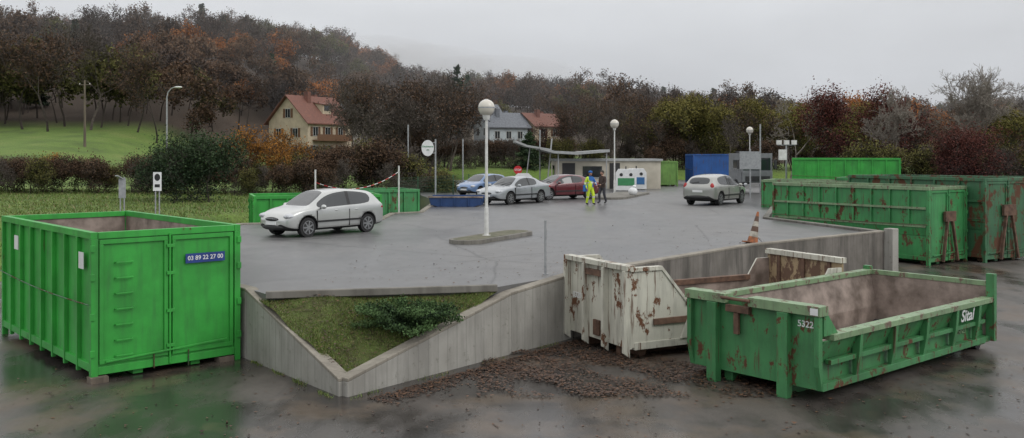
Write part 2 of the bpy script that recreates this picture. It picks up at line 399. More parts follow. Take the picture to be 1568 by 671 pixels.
p3 = np.stack([rng.uniform(-9, 10, 1100), rng.uniform(10.5, 20, 1100), np.full(1100, LOW)], 1)
flat_leaves("fallen_leaves", np.concatenate([p1, p2, p3]), 0.035)
u = rng.uniform(0, 1, (900, 2)); p4 = np.array([tuple(tri_pt(a_, b_)) for a_, b_ in u]); p4[:, 2] += 0.04
lx = rng.uniform(-4, 8, 500); ly = 19 + rng.exponential(4, 500) + np.maximum(0, lx) * 1.1
flat_leaves("fallen_leaves", np.concatenate([p4, np.stack([lx, ly, np.full(500, 0.004)], 1)]), 0.03)

# ------------------------------------------------------------------ vegetation generators
def tubes(segs, n=3):
    s = np.asarray(segs); p0, p1, r0, r1 = s[:, 0:3], s[:, 3:6], s[:, 6], s[:, 7]
    d = p1 - p0; d /= np.linalg.norm(d, axis=1)[:, None] + 1e-9
    ref = np.where(np.abs(d[:, 2:3]) < 0.9, np.array([[0, 0, 1.0]]), np.array([[1.0, 0, 0]]))
    a = np.cross(d, ref); a /= np.linalg.norm(a, axis=1)[:, None] + 1e-9; b = np.cross(d, a)
    out = []
    for k in range(n):
        t0, t1 = 2 * np.pi * k / n, 2 * np.pi * (k + 1) / n
        e0 = a * math.cos(t0) + b * math.sin(t0); e1 = a * math.cos(t1) + b * math.sin(t1)
        out.append(np.stack([p0 + e0 * r0[:, None], p0 + e1 * r0[:, None], p1 + e1 * r1[:, None], p1 + e0 * r1[:, None]], 1))
    return np.concatenate(out).reshape(-1, 3)

def rand_quads(pts, size, rg, flat=0.0):
    n = len(pts); a = rg.normal(0, 1, (n, 3)); a[:, 2] *= (1 - flat); a /= np.linalg.norm(a, axis=1)[:, None]
    b = rg.normal(0, 1, (n, 3)); b -= a * (a * b).sum(1)[:, None]; b /= np.linalg.norm(b, axis=1)[:, None]
    s = (size * rg.uniform(0.5, 1.3, n))[:, None]
    return np.stack([pts + a * s, pts + b * s * 0.6, pts - a * s, pts - b * s * 0.6], 1).reshape(-1, 3)

def grow(rg, h, spread=0.55, depth=5, kids=(3, 4), trunk_r=0.12, first=0.28, up=0.25, ratio=0.68):
    segs = []; tips = []
    def br(p, d, L, r, dep):
        n = 3 if dep > 2 else 2
        for s_ in range(n):
            d = d + rg.normal(0, 0.13, 3) + np.array([0, 0, up * 0.25]); d = d / np.linalg.norm(d)
            q = p + d * L / n; r2 = r * 0.82
            segs.append((*p, *q, r, r2)); p, r = q, r2
            if dep > 0 and s_ < n - 1 and dep < depth and rg.random() < 0.6:
                dn = d + rg.normal(0, spread, 3); dn /= np.linalg.norm(dn); br(p, dn, L * ratio * 0.8, r * 0.5, dep - 1)
        if dep == 0: tips.append(p); return
        for _ in range(rg.integers(kids[0], kids[1] + 1)):
            dn = d + rg.normal(0, spread, 3); dn[2] += up * 0.4; dn /= np.linalg.norm(dn)
            br(p, dn, L * ratio * rg.uniform(0.75, 1.15), r * 0.62, dep - 1)
    br(np.array([0, 0, -0.2]), np.array([0, 0, 1.0]), h * first, trunk_r, depth)
    return np.array(segs), np.array(tips)

def tree_mesh(name, h, seed, bark, leafm, nleaf, lsize, spread=0.55, depth=5, kids=(3, 4), jit=0.35, trunk_r=None, first=0.28, minr=0.008, up=0.25, zmin=0.0):
    rg = np.random.default_rng(seed)
    segs, tips = grow(rg, h, spread, depth, kids, trunk_r or h * 0.016, first, up)
    top = max(segs[:, 5].max(), 0.1); sc = h / top
    segs[:, :6] *= sc; tips = tips * sc
    segs[:, 6:] = np.maximum(segs[:, 6:], minr)
    v = tubes(segs, 3); mi = [0] * (len(v) // 4)
    if nleaf:
        k = rg.integers(0, len(tips), nleaf); pts = tips[k] + rg.normal(0, jit, (nleaf, 3))
        pts = pts[pts[:, 2] > zmin * h]
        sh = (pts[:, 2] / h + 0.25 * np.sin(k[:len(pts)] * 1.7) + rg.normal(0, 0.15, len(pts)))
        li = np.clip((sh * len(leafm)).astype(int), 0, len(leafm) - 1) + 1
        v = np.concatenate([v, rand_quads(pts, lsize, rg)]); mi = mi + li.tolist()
    return mesh_np(name, v, 4, [bark] + leafm, mi, obj=False)

def conifer_mesh(name, h, wd, seed, bark, leafm, n=3500, size=0.25, base=0.08, power=0.8):
    rg = np.random.default_rng(seed)
    segs = [(0, 0, -.2, 0, 0, h * 0.97, h * 0.018, 0.01)]; pts = []; sh = []
    nb = int(40 + h * 12)
    for i_ in range(nb):
        t = rg.random() ** 1.1; z = h * (base + (1 - base) * t); a = rg.uniform(0, 6.28)
        L = wd / 2 * (1 - t) ** power * rg.uniform(0.6, 1.15) + 0.05 * wd
        e = np.array([math.cos(a) * L, math.sin(a) * L, -0.18 * L + 0.1 * h * 0.1])
        p0 = np.array([0, 0, z]); segs.append((*p0, *(p0 + e), 0.02 + 0.01 * L, 0.008))
        m_ = max(6, int(n / nb * (0.3 + 1.6 * (1 - t)))); u = rg.uniform(0.15, 1.05, m_) ** 0.8
        q = p0 + e[None] * u[:, None] + rg.normal(0, 0.06 * wd * 0.5 + 0.03, (m_, 3)) * np.array([1, 1, 0.6])
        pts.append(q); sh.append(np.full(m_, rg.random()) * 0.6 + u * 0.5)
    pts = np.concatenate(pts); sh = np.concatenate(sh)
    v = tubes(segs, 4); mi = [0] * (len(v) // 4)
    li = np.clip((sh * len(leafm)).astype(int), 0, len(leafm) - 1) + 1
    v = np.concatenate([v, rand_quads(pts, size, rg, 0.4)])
    return mesh_np(name, v, 4, [bark] + leafm, mi + li.tolist(), obj=False)

def put(name, me, x, y, s=1, rz=0, z=None, parent=None, sz=None):
    o = bpy.data.objects.new(name, me); scene.collection.objects.link(o)
    o.location = (x, y, float(T(x, y)) - 0.05 if z is None else z); o.rotation_euler = (0, 0, rz); o.scale = (s, s, sz or s)
    if parent: o.parent = parent
    return o

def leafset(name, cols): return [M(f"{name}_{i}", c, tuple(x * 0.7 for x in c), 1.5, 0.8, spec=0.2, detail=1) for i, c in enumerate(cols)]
def hill_set(name, cols):
    """far trees: hue drifts slowly from stand to stand"""
    out = []
    for i_, c in enumerate(cols):
        m, nt, b = new_mat(f"{name}_{i_}")
        ge = nt.nodes.new("ShaderNodeNewGeometry")
        n_ = nt.nodes.new("ShaderNodeTexNoise"); n_.inputs['Scale'].default_value = 0.03; n_.inputs['Detail'].default_value = 2; nt.links.new(ge.outputs['Position'], n_.inputs['Vector'])
        vv = ramp(nt, n_.outputs['Fac'], [(0.35, tuple(x * .6 for x in c)), (0.65, tuple(x * 1.4 for x in c))]).outputs[0]
        nt.links.new(vv, b.inputs['Base Color']); b.inputs['Roughness'].default_value = 0.9; b.inputs['Specular IOR Level'].default_value = 0.1
        out.append(m)
    return out
bark = M("bark_grey", (0.12, 0.10, 0.085), (0.06, 0.052, 0.044), 6, 0.95, spec=0.2)
bark_d = M("bark_dark", (0.065, 0.055, 0.048), (0.035, 0.03, 0.026), 6, 0.95, spec=0.2)
bark_p = M("bark_pale", (0.26, 0.235, 0.20), (0.16, 0.14, 0.12), 6, 0.95, spec=0.2)
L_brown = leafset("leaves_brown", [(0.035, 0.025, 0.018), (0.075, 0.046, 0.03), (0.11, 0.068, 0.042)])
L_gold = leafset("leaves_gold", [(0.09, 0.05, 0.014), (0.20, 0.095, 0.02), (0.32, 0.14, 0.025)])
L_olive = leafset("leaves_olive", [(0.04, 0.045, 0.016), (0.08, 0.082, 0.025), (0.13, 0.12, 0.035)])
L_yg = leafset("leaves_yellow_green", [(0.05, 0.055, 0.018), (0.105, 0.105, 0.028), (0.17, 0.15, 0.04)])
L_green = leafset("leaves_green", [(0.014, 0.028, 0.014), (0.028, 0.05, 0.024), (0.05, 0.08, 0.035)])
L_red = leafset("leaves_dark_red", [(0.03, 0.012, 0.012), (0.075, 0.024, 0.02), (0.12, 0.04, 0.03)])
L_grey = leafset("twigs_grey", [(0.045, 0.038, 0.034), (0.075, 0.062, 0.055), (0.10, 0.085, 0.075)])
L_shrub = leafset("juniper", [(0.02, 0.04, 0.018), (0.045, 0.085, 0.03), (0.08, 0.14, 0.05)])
H_bark = hill_set("hill_bark", [(0.06, 0.05, 0.045)])[0]
H_grey = hill_set("hill_twigs", [(0.05, 0.04, 0.035), (0.08, 0.062, 0.053), (0.10, 0.08, 0.07)])
H_brown = hill_set("hill_brown", [(0.04, 0.028, 0.02), (0.08, 0.05, 0.033), (0.11, 0.072, 0.048)])
H_orange = hill_set("hill_orange", [(0.10, 0.04, 0.018), (0.20, 0.075, 0.024), (0.28, 0.11, 0.034)])
H_olive = hill_set("hill_olive", [(0.034, 0.038, 0.016), (0.065, 0.066, 0.025), (0.10, 0.095, 0.036)])
H_green = hill_set("hill_conifer", [(0.014, 0.026, 0.016), (0.026, 0.044, 0.026), (0.04, 0.06, 0.036)])

# ---- forest on the hill (instanced meshes under one parent)
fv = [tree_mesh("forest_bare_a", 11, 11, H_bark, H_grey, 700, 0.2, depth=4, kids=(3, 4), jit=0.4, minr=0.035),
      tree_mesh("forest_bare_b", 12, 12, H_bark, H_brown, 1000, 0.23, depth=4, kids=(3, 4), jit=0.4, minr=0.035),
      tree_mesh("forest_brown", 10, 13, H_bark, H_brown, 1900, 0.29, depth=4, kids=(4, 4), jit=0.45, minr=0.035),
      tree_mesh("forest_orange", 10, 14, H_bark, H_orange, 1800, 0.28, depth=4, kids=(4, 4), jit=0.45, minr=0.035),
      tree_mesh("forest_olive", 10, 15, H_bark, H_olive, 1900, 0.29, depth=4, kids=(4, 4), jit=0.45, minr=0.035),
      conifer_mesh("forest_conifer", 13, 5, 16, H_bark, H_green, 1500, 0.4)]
forest = bpy.data.objects.new("distant_forest", None); scene.collection.objects.link(forest)
rs = random.Random(3)
cnt = 0
yy = 134.0
while yy < 402:
    step = 6.2 + (yy - 134) * 0.009
    xx = -0.60 * yy - 12
    while xx < 0.60 * yy + 12:
        x_, y_ = xx + rs.uniform(-2.8, 2.8), yy + rs.uniform(-2.8, 2.8)
        n_ = math.sin(x_ * 0.045 + 1.3) * math.cos(y_ * 0.05 + x_ * 0.012) + rs.uniform(-0.85, 0.85)
        r_ = rs.random()
        if r_ < 0.04: v_ = 5
        elif n_ > 0.72: v_ = 3
        elif n_ > 0.35: v_ = 2
        elif n_ < -0.95: v_ = 4
        else: v_ = rs.choice([0, 1, 0, 2, 0, 1])
        u_ = x_ / y_
        ok = True
        if y_ < 158 and x_ > -44: ok = False                       # village floor
        if -46 < x_ < -22 and y_ < 166: ok = False
        if -0.062 < u_ < 0.075 and y_ < 190: ok = False
        if ok:
            s_ = rs.uniform(0.62, 1.08)
            put("tree_%d" % cnt, fv[v_], x_, y_, s_, rs.uniform(0, 6.28), parent=forest, sz=s_ * rs.uniform(0.85, 1.15)); cnt += 1
        xx += step
    yy += step * 0.95

# ---- belt of bare / brown trees between the car park and the village
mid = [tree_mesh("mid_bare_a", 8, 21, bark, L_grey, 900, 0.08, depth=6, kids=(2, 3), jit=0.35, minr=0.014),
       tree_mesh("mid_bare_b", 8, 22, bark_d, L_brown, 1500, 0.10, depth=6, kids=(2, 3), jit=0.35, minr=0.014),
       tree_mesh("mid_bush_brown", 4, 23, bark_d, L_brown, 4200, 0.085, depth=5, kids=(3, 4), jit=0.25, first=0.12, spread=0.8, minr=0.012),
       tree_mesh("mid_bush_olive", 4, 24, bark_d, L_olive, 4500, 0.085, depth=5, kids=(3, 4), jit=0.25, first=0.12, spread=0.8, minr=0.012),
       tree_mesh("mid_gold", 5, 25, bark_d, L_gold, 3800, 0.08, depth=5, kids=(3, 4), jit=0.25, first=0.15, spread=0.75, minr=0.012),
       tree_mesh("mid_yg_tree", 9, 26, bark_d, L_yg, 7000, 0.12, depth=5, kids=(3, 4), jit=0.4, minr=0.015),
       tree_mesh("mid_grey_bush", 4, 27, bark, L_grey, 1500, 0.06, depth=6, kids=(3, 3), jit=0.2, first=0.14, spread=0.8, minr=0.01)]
mh = [8, 8, 4, 4, 5, 9, 4]
belt = bpy.data.objects.new("tree_belt", None); scene.collection.objects.link(belt)
def B_(k, x, y, s):
    """the village is seen over low bushes only: keep tall crowns out of its clearings"""
    u_ = x / y; top = float(T(x, y)) + mh[k] * s
    lim = None
    if -0.272 < u_ < -0.178: lim = 2.7 + 14 / 1400 * y if y < 139 else None
    if -0.060 < u_ < 0.068: lim = 2.7 + 24 / 1400 * y if y < 170 else None
    if lim and top > lim:
        s = (lim - float(T(x, y))) / mh[k]
        if s < 0.25: return
        if k in (0, 1, 5): k = 6; s = min(1.0, s * 2)
    put("tree", mid[k], x, y, s, rs.uniform(0, 6.28), parent=belt)
for i_ in range(80):
    y_ = rs.uniform(72, 135); x_ = rs.uniform(-0.26, 0.13) * y_
    if x_ > -13 and y_ < 96: continue
    B_(rs.choice([0, 1, 0, 1, 2, 6]), x_, y_, rs.uniform(0.75, 1.15))
for i_ in range(20):      # taller bare trees right of the cream house
    y_ = rs.uniform(86, 120); B_(rs.choice([0, 0, 1]), rs.uniform(-0.176, -0.066) * y_, y_, rs.uniform(1.0, 1.35))
for i_ in range(46):      # brown hedge at the foot of the field
    x_ = -36 + i_ * 0.55 + rs.uniform(-0.5, 0.5); B_(rs.choice([2, 2, 6, 3, 2]), x_, 57 + rs.uniform(-2.5, 3), rs.uniform(0.42, 0.66))
for i_ in range(24):
    B_(rs.choice([2, 6, 2, 3]), -15 + i_ * 0.42, 62 + rs.uniform(0, 8), rs.uniform(0.55, 0.95))
for i_ in range(34):
    x_ = -10 + i_ * 1.0; B_(rs.choice([2, 6, 3, 0, 1]), x_, 97 + rs.uniform(0, 8), rs.uniform(0.6, 1.0))
for i_ in range(28):      # yellow green trees behind the blue container
    x_ = rs.uniform(15, 37); B_(rs.choice([5, 5, 5, 1, 2]), x_, 98 + rs.uniform(0, 14), rs.uniform(0.65, 0.92))
for i_ in range(24):
    x_ = rs.uniform(34, 66); B_(rs.choice([1, 0, 5, 2]), x_, 98 + rs.uniform(0, 22), rs.uniform(0.7, 1.0))
for i_ in range(44):
    x_ = rs.uniform(-22, 70); y_ = rs.uniform(136, 160); B_(rs.choice([0, 1, 1]), x_, y_, rs.uniform(0.9, 1.3))
for x_, y_, s_ in ((-64, 126, 1.7), (-59, 128, 1.9), (-69, 129, 1.8), (-74, 130, 1.6), (-53, 129, 1.5), (-49, 126, 1.25), (-80, 128, 1.7)):
    put("tree", mid[rs.choice([0, 1])], x_, y_, s_, rs.uniform(0, 6), parent=belt)
hedge = bpy.data.objects.new("hedge", None); scene.collection.objects.link(hedge)
for i_ in range(44):
    put("bush", mid[rs.choice([3, 2, 3, 6])], 24 + i_ * 0.85, 64 + i_ * 0.3 + rs.uniform(-1, 1), rs.uniform(0.55, 0.9), rs.uniform(0, 6), z=0, parent=hedge)

# individually visible trees
pine = tree_mesh("pine_crown", 4.4, 31, bark_d, L_green, 15000, 0.075, depth=5, kids=(4, 4), jit=0.32, first=0.10, spread=0.95, up=0.1)
put("pine_tree", pine, -15.8, 48, 0.84, 0.4, sz=0.84)
put("pine_tree", pine, -18.3, 50, 0.66, 2.4)
put("autumn_tree", mid[4], -18.2, 62, 0.88, 1); put("autumn_tree", mid[4], -16.0, 61, 0.84, 3); put("autumn_tree", mid[4], -14.6, 58, 0.64, 5); put("autumn_tree", mid[4], -30, 59, 0.5, 2)
put("fir_tree", conifer_mesh("tall_fir", 15, 5, 32, H_bark, H_green, 3500, 0.3), -11.2, 188, 1.0, 0)
put("fir_tree", conifer_mesh("fir_b", 7, 4, 33, bark_d, L_green, 3500, 0.16), 17.5, 112, 1.0, 0)
put("fir_tree", conifer_mesh("fir_c", 4, 3.4, 34, bark_d, L_green, 3500, 0.14), 1.8, 98, 1.0, 0)
put("copper_beech_tree", tree_mesh("beech", 7.8, 35, bark_d, L_red, 26000, 0.09, depth=6, kids=(3, 3), jit=0.42, first=0.12, spread=0.85), 31.2, 80, 1.08, 0, z=-.1)
put("red_leaf_tree", tree_mesh("redtree", 4.7, 36, bark_d, L_red, 26000, 0.06, depth=5, kids=(4, 4), jit=0.3, first=0.10, spread=0.95), 31.0, 60.5, 1.0, 0, z=-.1)
put("red_leaf_tree", tree_mesh("redtree2", 7.6, 37, bark_d, L_red, 2600, 0.07, depth=6, kids=(3, 3), jit=0.3, first=0.2), 4.6, 104, 0.95, 0)
for x_, y_, h_, sd in ((29.2, 70, 8.0, 41), (32.5, 70, 9.4, 42), (36.3, 71, 9.8, 43), (38.8, 68, 9.2, 45), (25.5, 84, 8.4, 44)):
    put("bare_tree", tree_mesh("bare%d" % sd, h_, sd, bark_p, L_grey, 250, 0.04, depth=7, kids=(2, 3), jit=0.25, minr=0.011, spread=0.48), x_, y_, 1, 0, z=0)

# juniper shrub in the planted triangle
rg = np.random.default_rng(9)
npt = 15000; arm = rg.integers(0, 46, npt); aa = arm * 2.4 + rg.normal(0, 0.10, npt); rr_ = rg.uniform(0, 1, npt) ** 0.6
Lm = 0.35 + 0.6 * np.abs(np.sin(arm * 12.9)); hh_ = 0.1 + 0.5 * np.abs(np.sin(arm * 7.1))
sp_ = np.stack([np.cos(aa) * rr_ * Lm * 1.1, np.sin(aa) * rr_ * Lm * 0.9, hh_ * rr_ * (1.4 - 0.6 * rr_) + 0.05], 1) + rg.normal(0, 0.03, (npt, 3))
n_i = np.clip(((rr_ * 0.6 + 0.25 * np.sin(arm * 3.3) + rg.normal(0, .15, npt) + 0.1) * 3).astype(int), 0, 2)
o = mesh_np("juniper_shrub", rand_quads(sp_, 0.026, rg), 4, L_shrub, n_i); o.location = (-1.95, 16.95, -0.62)

# ------------------------------------------------------------------ containers
def container(name, Wd, L, H, loc, rz, mats, doors=True, nrib=8, ladder=True, hrail=0.12, taper=False):
    """open-topped roll-on container; local x = width (door end at y=0), y = length"""
    b = B(); t = 0.05
    b.box(0.08, Wd - 0.08, 0.08, L - 0.05, 0.2, 0.27, 1)
    for x in (Wd * 0.3, Wd * 0.7): b.box(x - 0.09, x + 0.09, 0.1, L - 0.1, 0.02, 0.2, 0)
    for x in (Wd * 0.12, Wd * 0.88):
        b.cyl((x - 0.13, 0.35, 0.13), (x + 0.13, 0.35, 0.13), 0.12, n=14, mat=2)
    for i in range(nrib + 1): b.box(0.1, Wd - 0.1, 0.3 + i * (L - 0.7) / nrib, 0.36 + i * (L - 0.7) / nrib, 0.12, 0.2, 2)
    for x0, x1, xi0, xi1 in ((0.02, t, t, t + 0.01), (Wd - t, Wd - 0.02, Wd - t - 0.01, Wd - t)):
        b.box(x0, x1, 0.06, L - 0.06, 0.2, H - 0.02, 0); b.box(xi0, xi1, 0.07, L - 0.07, 0.27, H - 0.03, 1)
    b.box(0.06, Wd - 0.06, L - 0.06, L - 0.02, 0.2, H - 0.02, 0); b.box(0.07, Wd - 0.07, L - 0.07, L - 0.06, 0.27, H - 0.03, 1)
    for x0, x1 in ((-0.05, 0.07), (Wd - 0.07, Wd + 0.05)):
        b.box(x0, x1, -0.02, L, H - hrail, H, 3); b.box(x0 + 0.01, x1 - 0.01, -0.01, L - 0.01, 0.18, 0.32, 0)
    b.box(0.075, Wd - 0.075, L - 0.1, L, H - hrail, H - 0.003, 3)
    for x0, x1 in ((-0.045, 0.075), (Wd - 0.075, Wd + 0.045)):
        for y0, y1 in ((-0.03, 0.09), (L - 0.09, L + 0.003)): b.box(x0, x1, y0, y1, 0.0, H - hrail - 0.002, 0)
    zr0 = 0.1 if not taper else H * 0.5
    for i in range(1, nrib):
        y = i * L / nrib
        for s, x in ((-1, 0.02), (1, Wd - 0.02)):
            x0, x1 = sorted((x, x + s * 0.075)); b.box(x0, x1, y - 0.035, y + 0.035, zr0, H - hrail - 0.003, 0)
    if taper:
        for s, x in ((-1, 0.0), (1, Wd)):
            for z in (H * 0.5, H * 0.73):
                x0, x1 = sorted((x, x + s * 0.07)); b.box(x0, x1, 0.1, L - 0.1, z - 0.05, z + 0.03, 3)
            b.prism([(x, H * .5 - .055), (x + s * .05, H * .5 - .055), (x, H * .5 - .35)], 'y', 0.1, L - 0.1, 0)
    b.box(0.078, Wd - 0.078, 0.02, 0.06, 0.2, H - 0.03, 0); b.box(0.08, Wd - 0.08, 0.06, 0.07, 0.27, H - 0.04, 1)
    b.box(0.078, Wd - 0.078, -0.025, 0.075, H - hrail, H - 0.004, 3)
    b.box(0.078, Wd - 0.078, -0.02, 0.07, 0.12, 0.26, 0)
    if doors:
        xm = Wd * 0.5
        for x0, x1 in ((0.1, xm - 0.03), (xm + 0.05, Wd - 0.1)):
            for (u0, u1, v0, v1) in ((x0, x1, H - hrail - 0.1, H - hrail - 0.02), (x0, x1, 0.3, 0.38), (x0, x0 + 0.07, 0.382, H - hrail - 0.102), (x1 - 0.07, x1, 0.382, H - hrail - 0.102)):
                b.box(u0, u1, -0.02, 0.022, v0, v1, 0)
        b.cyl((xm, -0.035, 0.15), (xm, -0.035, H - hrail + 0.03), 0.022, mat=0)
        b.cyl((xm + 0.06, -0.03, 0.3), (xm + 0.06, -0.03, H - hrail - 0.1), 0.016, mat=0)
        for z in (0.45, 1.1, 1.8, H - 0.35):
            b.box(xm - 0.06, xm + 0.09, -0.055, -0.02, z, z + 0.06, 0)
            for x in (-0.04, Wd + 0.0): b.box(x - 0.03, x + 0.05, -0.06, -0.028, z, z + 0.12, 0)
        b.beam((0.2, -0.05, 0.34), (Wd - 0.25, -0.06, 0.46), 0.03, 0.03, 0)
        b.cyl((xm - 0.3, -0.04, 0.1), (xm - 0.3, -0.04, 0.4), 0.012, mat=2); b.cyl((xm + 0.35, -0.04, 0.05), (xm + 0.35, -0.05, 0.35), 0.012, mat=2)
    if taper:
        for x0_, x1_ in ((Wd * .3, Wd * .45), (Wd * .7, Wd * .55)): b.beam((x0_, -.1, .1), (x1_, -.08, H * .62), .1, .08, 2)
        b.box(Wd * .36, Wd * .64, -.13, -.03, H * .55, H * .68, 2)
    if ladder:
        xl = Wd * 0.14
        for i in range(7 if H > 2 else 4):
            z = 0.42 + i * 0.28
            if z > H - 0.35: break
            b.beam((xl, -0.045, z), (xl + 0.3, -0.045, z), 0.02, 0.025, 0)
            for xx in (xl, xl + 0.3): b.beam((xx, -0.045, z), (xx, 0.02, z), 0.02, 0.02, 0)
    pts = [(-0.09, y, H * 0.52 - 0.06 * math.sin(y / L * math.pi) + 0.06 * (y / L)) for y in np.linspace(0, L, 9)]
    for p, q in zip(pts[:-1], pts[1:]): b.cyl(p, q, 0.012, n=6, mat=2)
    return b.done(name, list(mats) + ([mats[0]] if len(mats) < 4 else []), loc=loc, rz=rz, bevel=0.008)

c1_ = container("waste_container", 2.72, 6.0, 2.66, (-7.42, 16.2, LOW), R(42.4), [m_green, m_inner, m_greenR2])
bb = B(); bb.box(1.66, 2.44, -0.032, -0.024, 1.98, 2.16); bb.done("phone_panel", [m_bluesign], parent=c1_)
text("phone_number", "03 89 22 27 00", 0.115, m_whitesign, c1_, (2.05, -0.036, 2.07), (R(90), 0, 0), 0.002)
bb = B(); bb.box(-0.058, -0.05, 0.35, 0.62, 1.98, 2.28); bb.box(-0.06, -0.052, 4.6, 4.9, 2.0, 2.3); bb.done("info_sticker", [m_whitesign], parent=c1_)
# timber blocks under the container
bb = B(); bb.box(-.1, .2, .02, .25, 0, .1); bb.box(2.3, 2.6, .1, .35, 0, .1); bb.done("timber_block", [m_wood], loc=(-7.3, 16.1, LOW), rz=R(42.4))
container("waste_container", 2.5, 7.0, 2.85, (15.1, 33.1, LOW), R(35), [m_greenR, m_inner, m_rust, m_rim], ladder=False, nrib=9, taper=True)
container("waste_container", 2.6, 6.4, 3.15, (17.6, 34.0, LOW), R(28), [m_greenR2, m_inner, m_rust, m_greenR2], ladder=False, nrib=6, taper=True)
container("waste_container", 2.5, 6.4, 2.75, (18.2, 43.2, LOW), R(60), [m_greenR, m_inner, m_rust, m_rim], ladder=False)
container("waste_container", 2.5, 6.4, 2.85, (22.0, 43.5, LOW), R(58), [m_greenR, m_inner, m_rust], ladder=False)
container("waste_container", 2.5, 6.4, 2.9, (26.5, 45.0, LOW), R(58), [m_greenR2, m_inner, m_rust], ladder=False)
container("waste_container", 2.5, 6.4, 2.45, (24.0, 56.5, 0), R(72), [m_green, m_inner, m_rust], ladder=False)
container("waste_container", 2.5, 5.0, 2.42, (-10.85, 37.8, LOW), R(-70), [m_green, m_inner, m_rust], ladder=False)
container("waste_container", 2.5, 3.8, 2.42, (-8.85, 42.8, LOW), R(-60), [m_greenR, m_inner, m_rust], ladder=False, nrib=5)
container("waste_container", 2.5, 5.5, 2.1, (11.3, 76, 0), R(5), [m_greenL, m_inner, m_rust], ladder=False, doors=False)
container("waste_container", 3.1, 5.5, 2.7, (15.1, 76, 0), R(-4), [m_blue, m_inner, m_dark], ladder=False, doors=False)

# small blue skip
b = B()
b.prism([(0, 0.1), (0.35, 0.0), (2.2, 0.0), (2.5, 0.1), (2.62, 0.5), (-0.1, 0.5)], 'y', 0, 0.05, 0)
b.prism([(0, 0.1), (0.35, 0.0), (2.2, 0.0), (2.5, 0.1), (2.62, 0.5), (-0.1, 0.5)], 'y', 1.55, 1.6, 0)
b.box(0.1, 2.4, 0.05, 1.55, 0.02, 0.06, 1); b.beam((0.0, 0.8, 0.06), (-0.1, 0.8, 0.5), 1.5, 0.04, 0, up=(1, 0, 0)); b.beam((2.5, 0.8, 0.06), (2.62, 0.8, 0.5), 1.5, 0.04, 0, up=(1, 0, 0))
b.box(-0.16, 2.68, -0.04, 0.03, 0.46, 0.54, 1); b.box(-0.16, 2.68, 1.57, 1.64, 0.46, 0.54, 0)
for x in (0.5, 1.2, 1.9): b.box(x, x + 0.06, -0.05, 0, 0.03, 0.46, 0)
b.done("blue_skip", [M("blue_dark", (0.015, 0.05, 0.16)), m_inner], loc=(-4.15, 46.8, 0), rz=R(-4), bevel=0.01)

# foreground green tipping skip
b = B(); L, Wd, H, HS = 6.35, 2.7, 1.58, 1.10
b.box(0.1, L - 0.1, 0.3, Wd - 0.3, 0.22, 0.3, 1)
for y in (0.75, Wd - 0.75): b.box(0.15, L + 0.1, y - 0.09, y + 0.09, 0.0, 0.22, 0)
def side(b, s, ytop, ybot, h, mo=0, mi=1):
    y0, y1 = ybot, ytop; t = 0.04 * s
    for off, m_ in ((0, mo), (t, mi)):
        b.add([(0.06, y0 + off, 0.24), (L, y0 + off, 0.24), (L, y0 + off * 1, 0.62), (0.06, y0 + off, 0.62), (L, y1 + off, h - 0.1), (0.06, y1 + off, h - 0.1), (0.06, y0 + off + t, 0.24), (L, y0 + off + t, 0.24), (L, y0 + off + t, 0.62), (0.06, y0 + off + t, 0.62), (L, y1 + off + t, h - 0.1), (0.06, y1 + off + t, h - 0.1)],
              [(0, 1, 2, 3), (3, 2, 4, 5), (6, 9, 8, 7), (9, 11, 10, 8), (5, 4, 10, 11), (0, 3, 9, 6), (3, 5, 11, 9), (1, 7, 8, 2), (2, 8, 10, 4), (0, 6, 7, 1)], m_)
side(b, 1, 0.0, 0.16, HS); side(b, -1, Wd, Wd - 0.16, 1.42)
b.box(0.25, L + 0.02, -0.07, 0.16, HS - 0.1, HS, 2)
b.box(0.0, L + 0.02, Wd - 0.12, Wd + 0.07, 1.32, 1.42, 2)
b.box(0.06, L, 0.02, 0.16, 0.18, 0.3, 0); b.box(0.06, L, Wd - 0.16, Wd - 0.02, 0.18, 0.3, 0)
b.prism([(0.06, HS - 0.02), (0.5, HS - 0.02), (0.06, H - 0.02)], 'y', 0.0, 0.05, 0)
for x in (1.15, 2.35, 3.55, 4.75, 5.75):
    b.prism([(-0.06, HS - 0.1), (0.1, HS - 0.1), (0.1, 0.2), (0.05, 0.2), (-0.03, 0.62)], 'x', x - 0.05, x + 0.05, 0)
b.box(0.3, L - 0.2, 0.02, 0.13, 0.58, 0.66, 0)
b.box(0.0, 0.05, 0.02, Wd - 0.02, 0.2, H - 0.05, 0); b.box(0.05, 0.06, 0.05, Wd - 0.05, 0.3, H - 0.06, 1)
b.box(-0.12, 0.14, -0.03, Wd * 0.50, H - 0.16, H, 2); b.box(-0.12, 0.14, Wd * 0.68, Wd + 0.03, H - 0.16, H, 2)
b.box(-0.1, 0.12, Wd * 0.50, Wd * 0.68, H - 0.30, H - 0.18, 3)
for y in (0.55, Wd - 0.7): b.box(-0.16, 0.0, y, y + 0.2, 0.0, H - 0.165, 0)
for y in (0.0, Wd - 0.1): b.prism([(0.0, 0.2), (-0.1, 0.6), (-0.1, H - 0.165), (0.0, H - 0.165)], 'y', y, y + 0.09, 0)
b.beam((-0.06, Wd * 0.6, 0.9), (-0.06, Wd * 0.6, 1.27), 0.10, 0.06, 3)
b.cyl((-0.14, Wd * 0.48, H - 0.06), (-0.14, Wd * 0.70, H - 0.06), 0.03, mat=3)
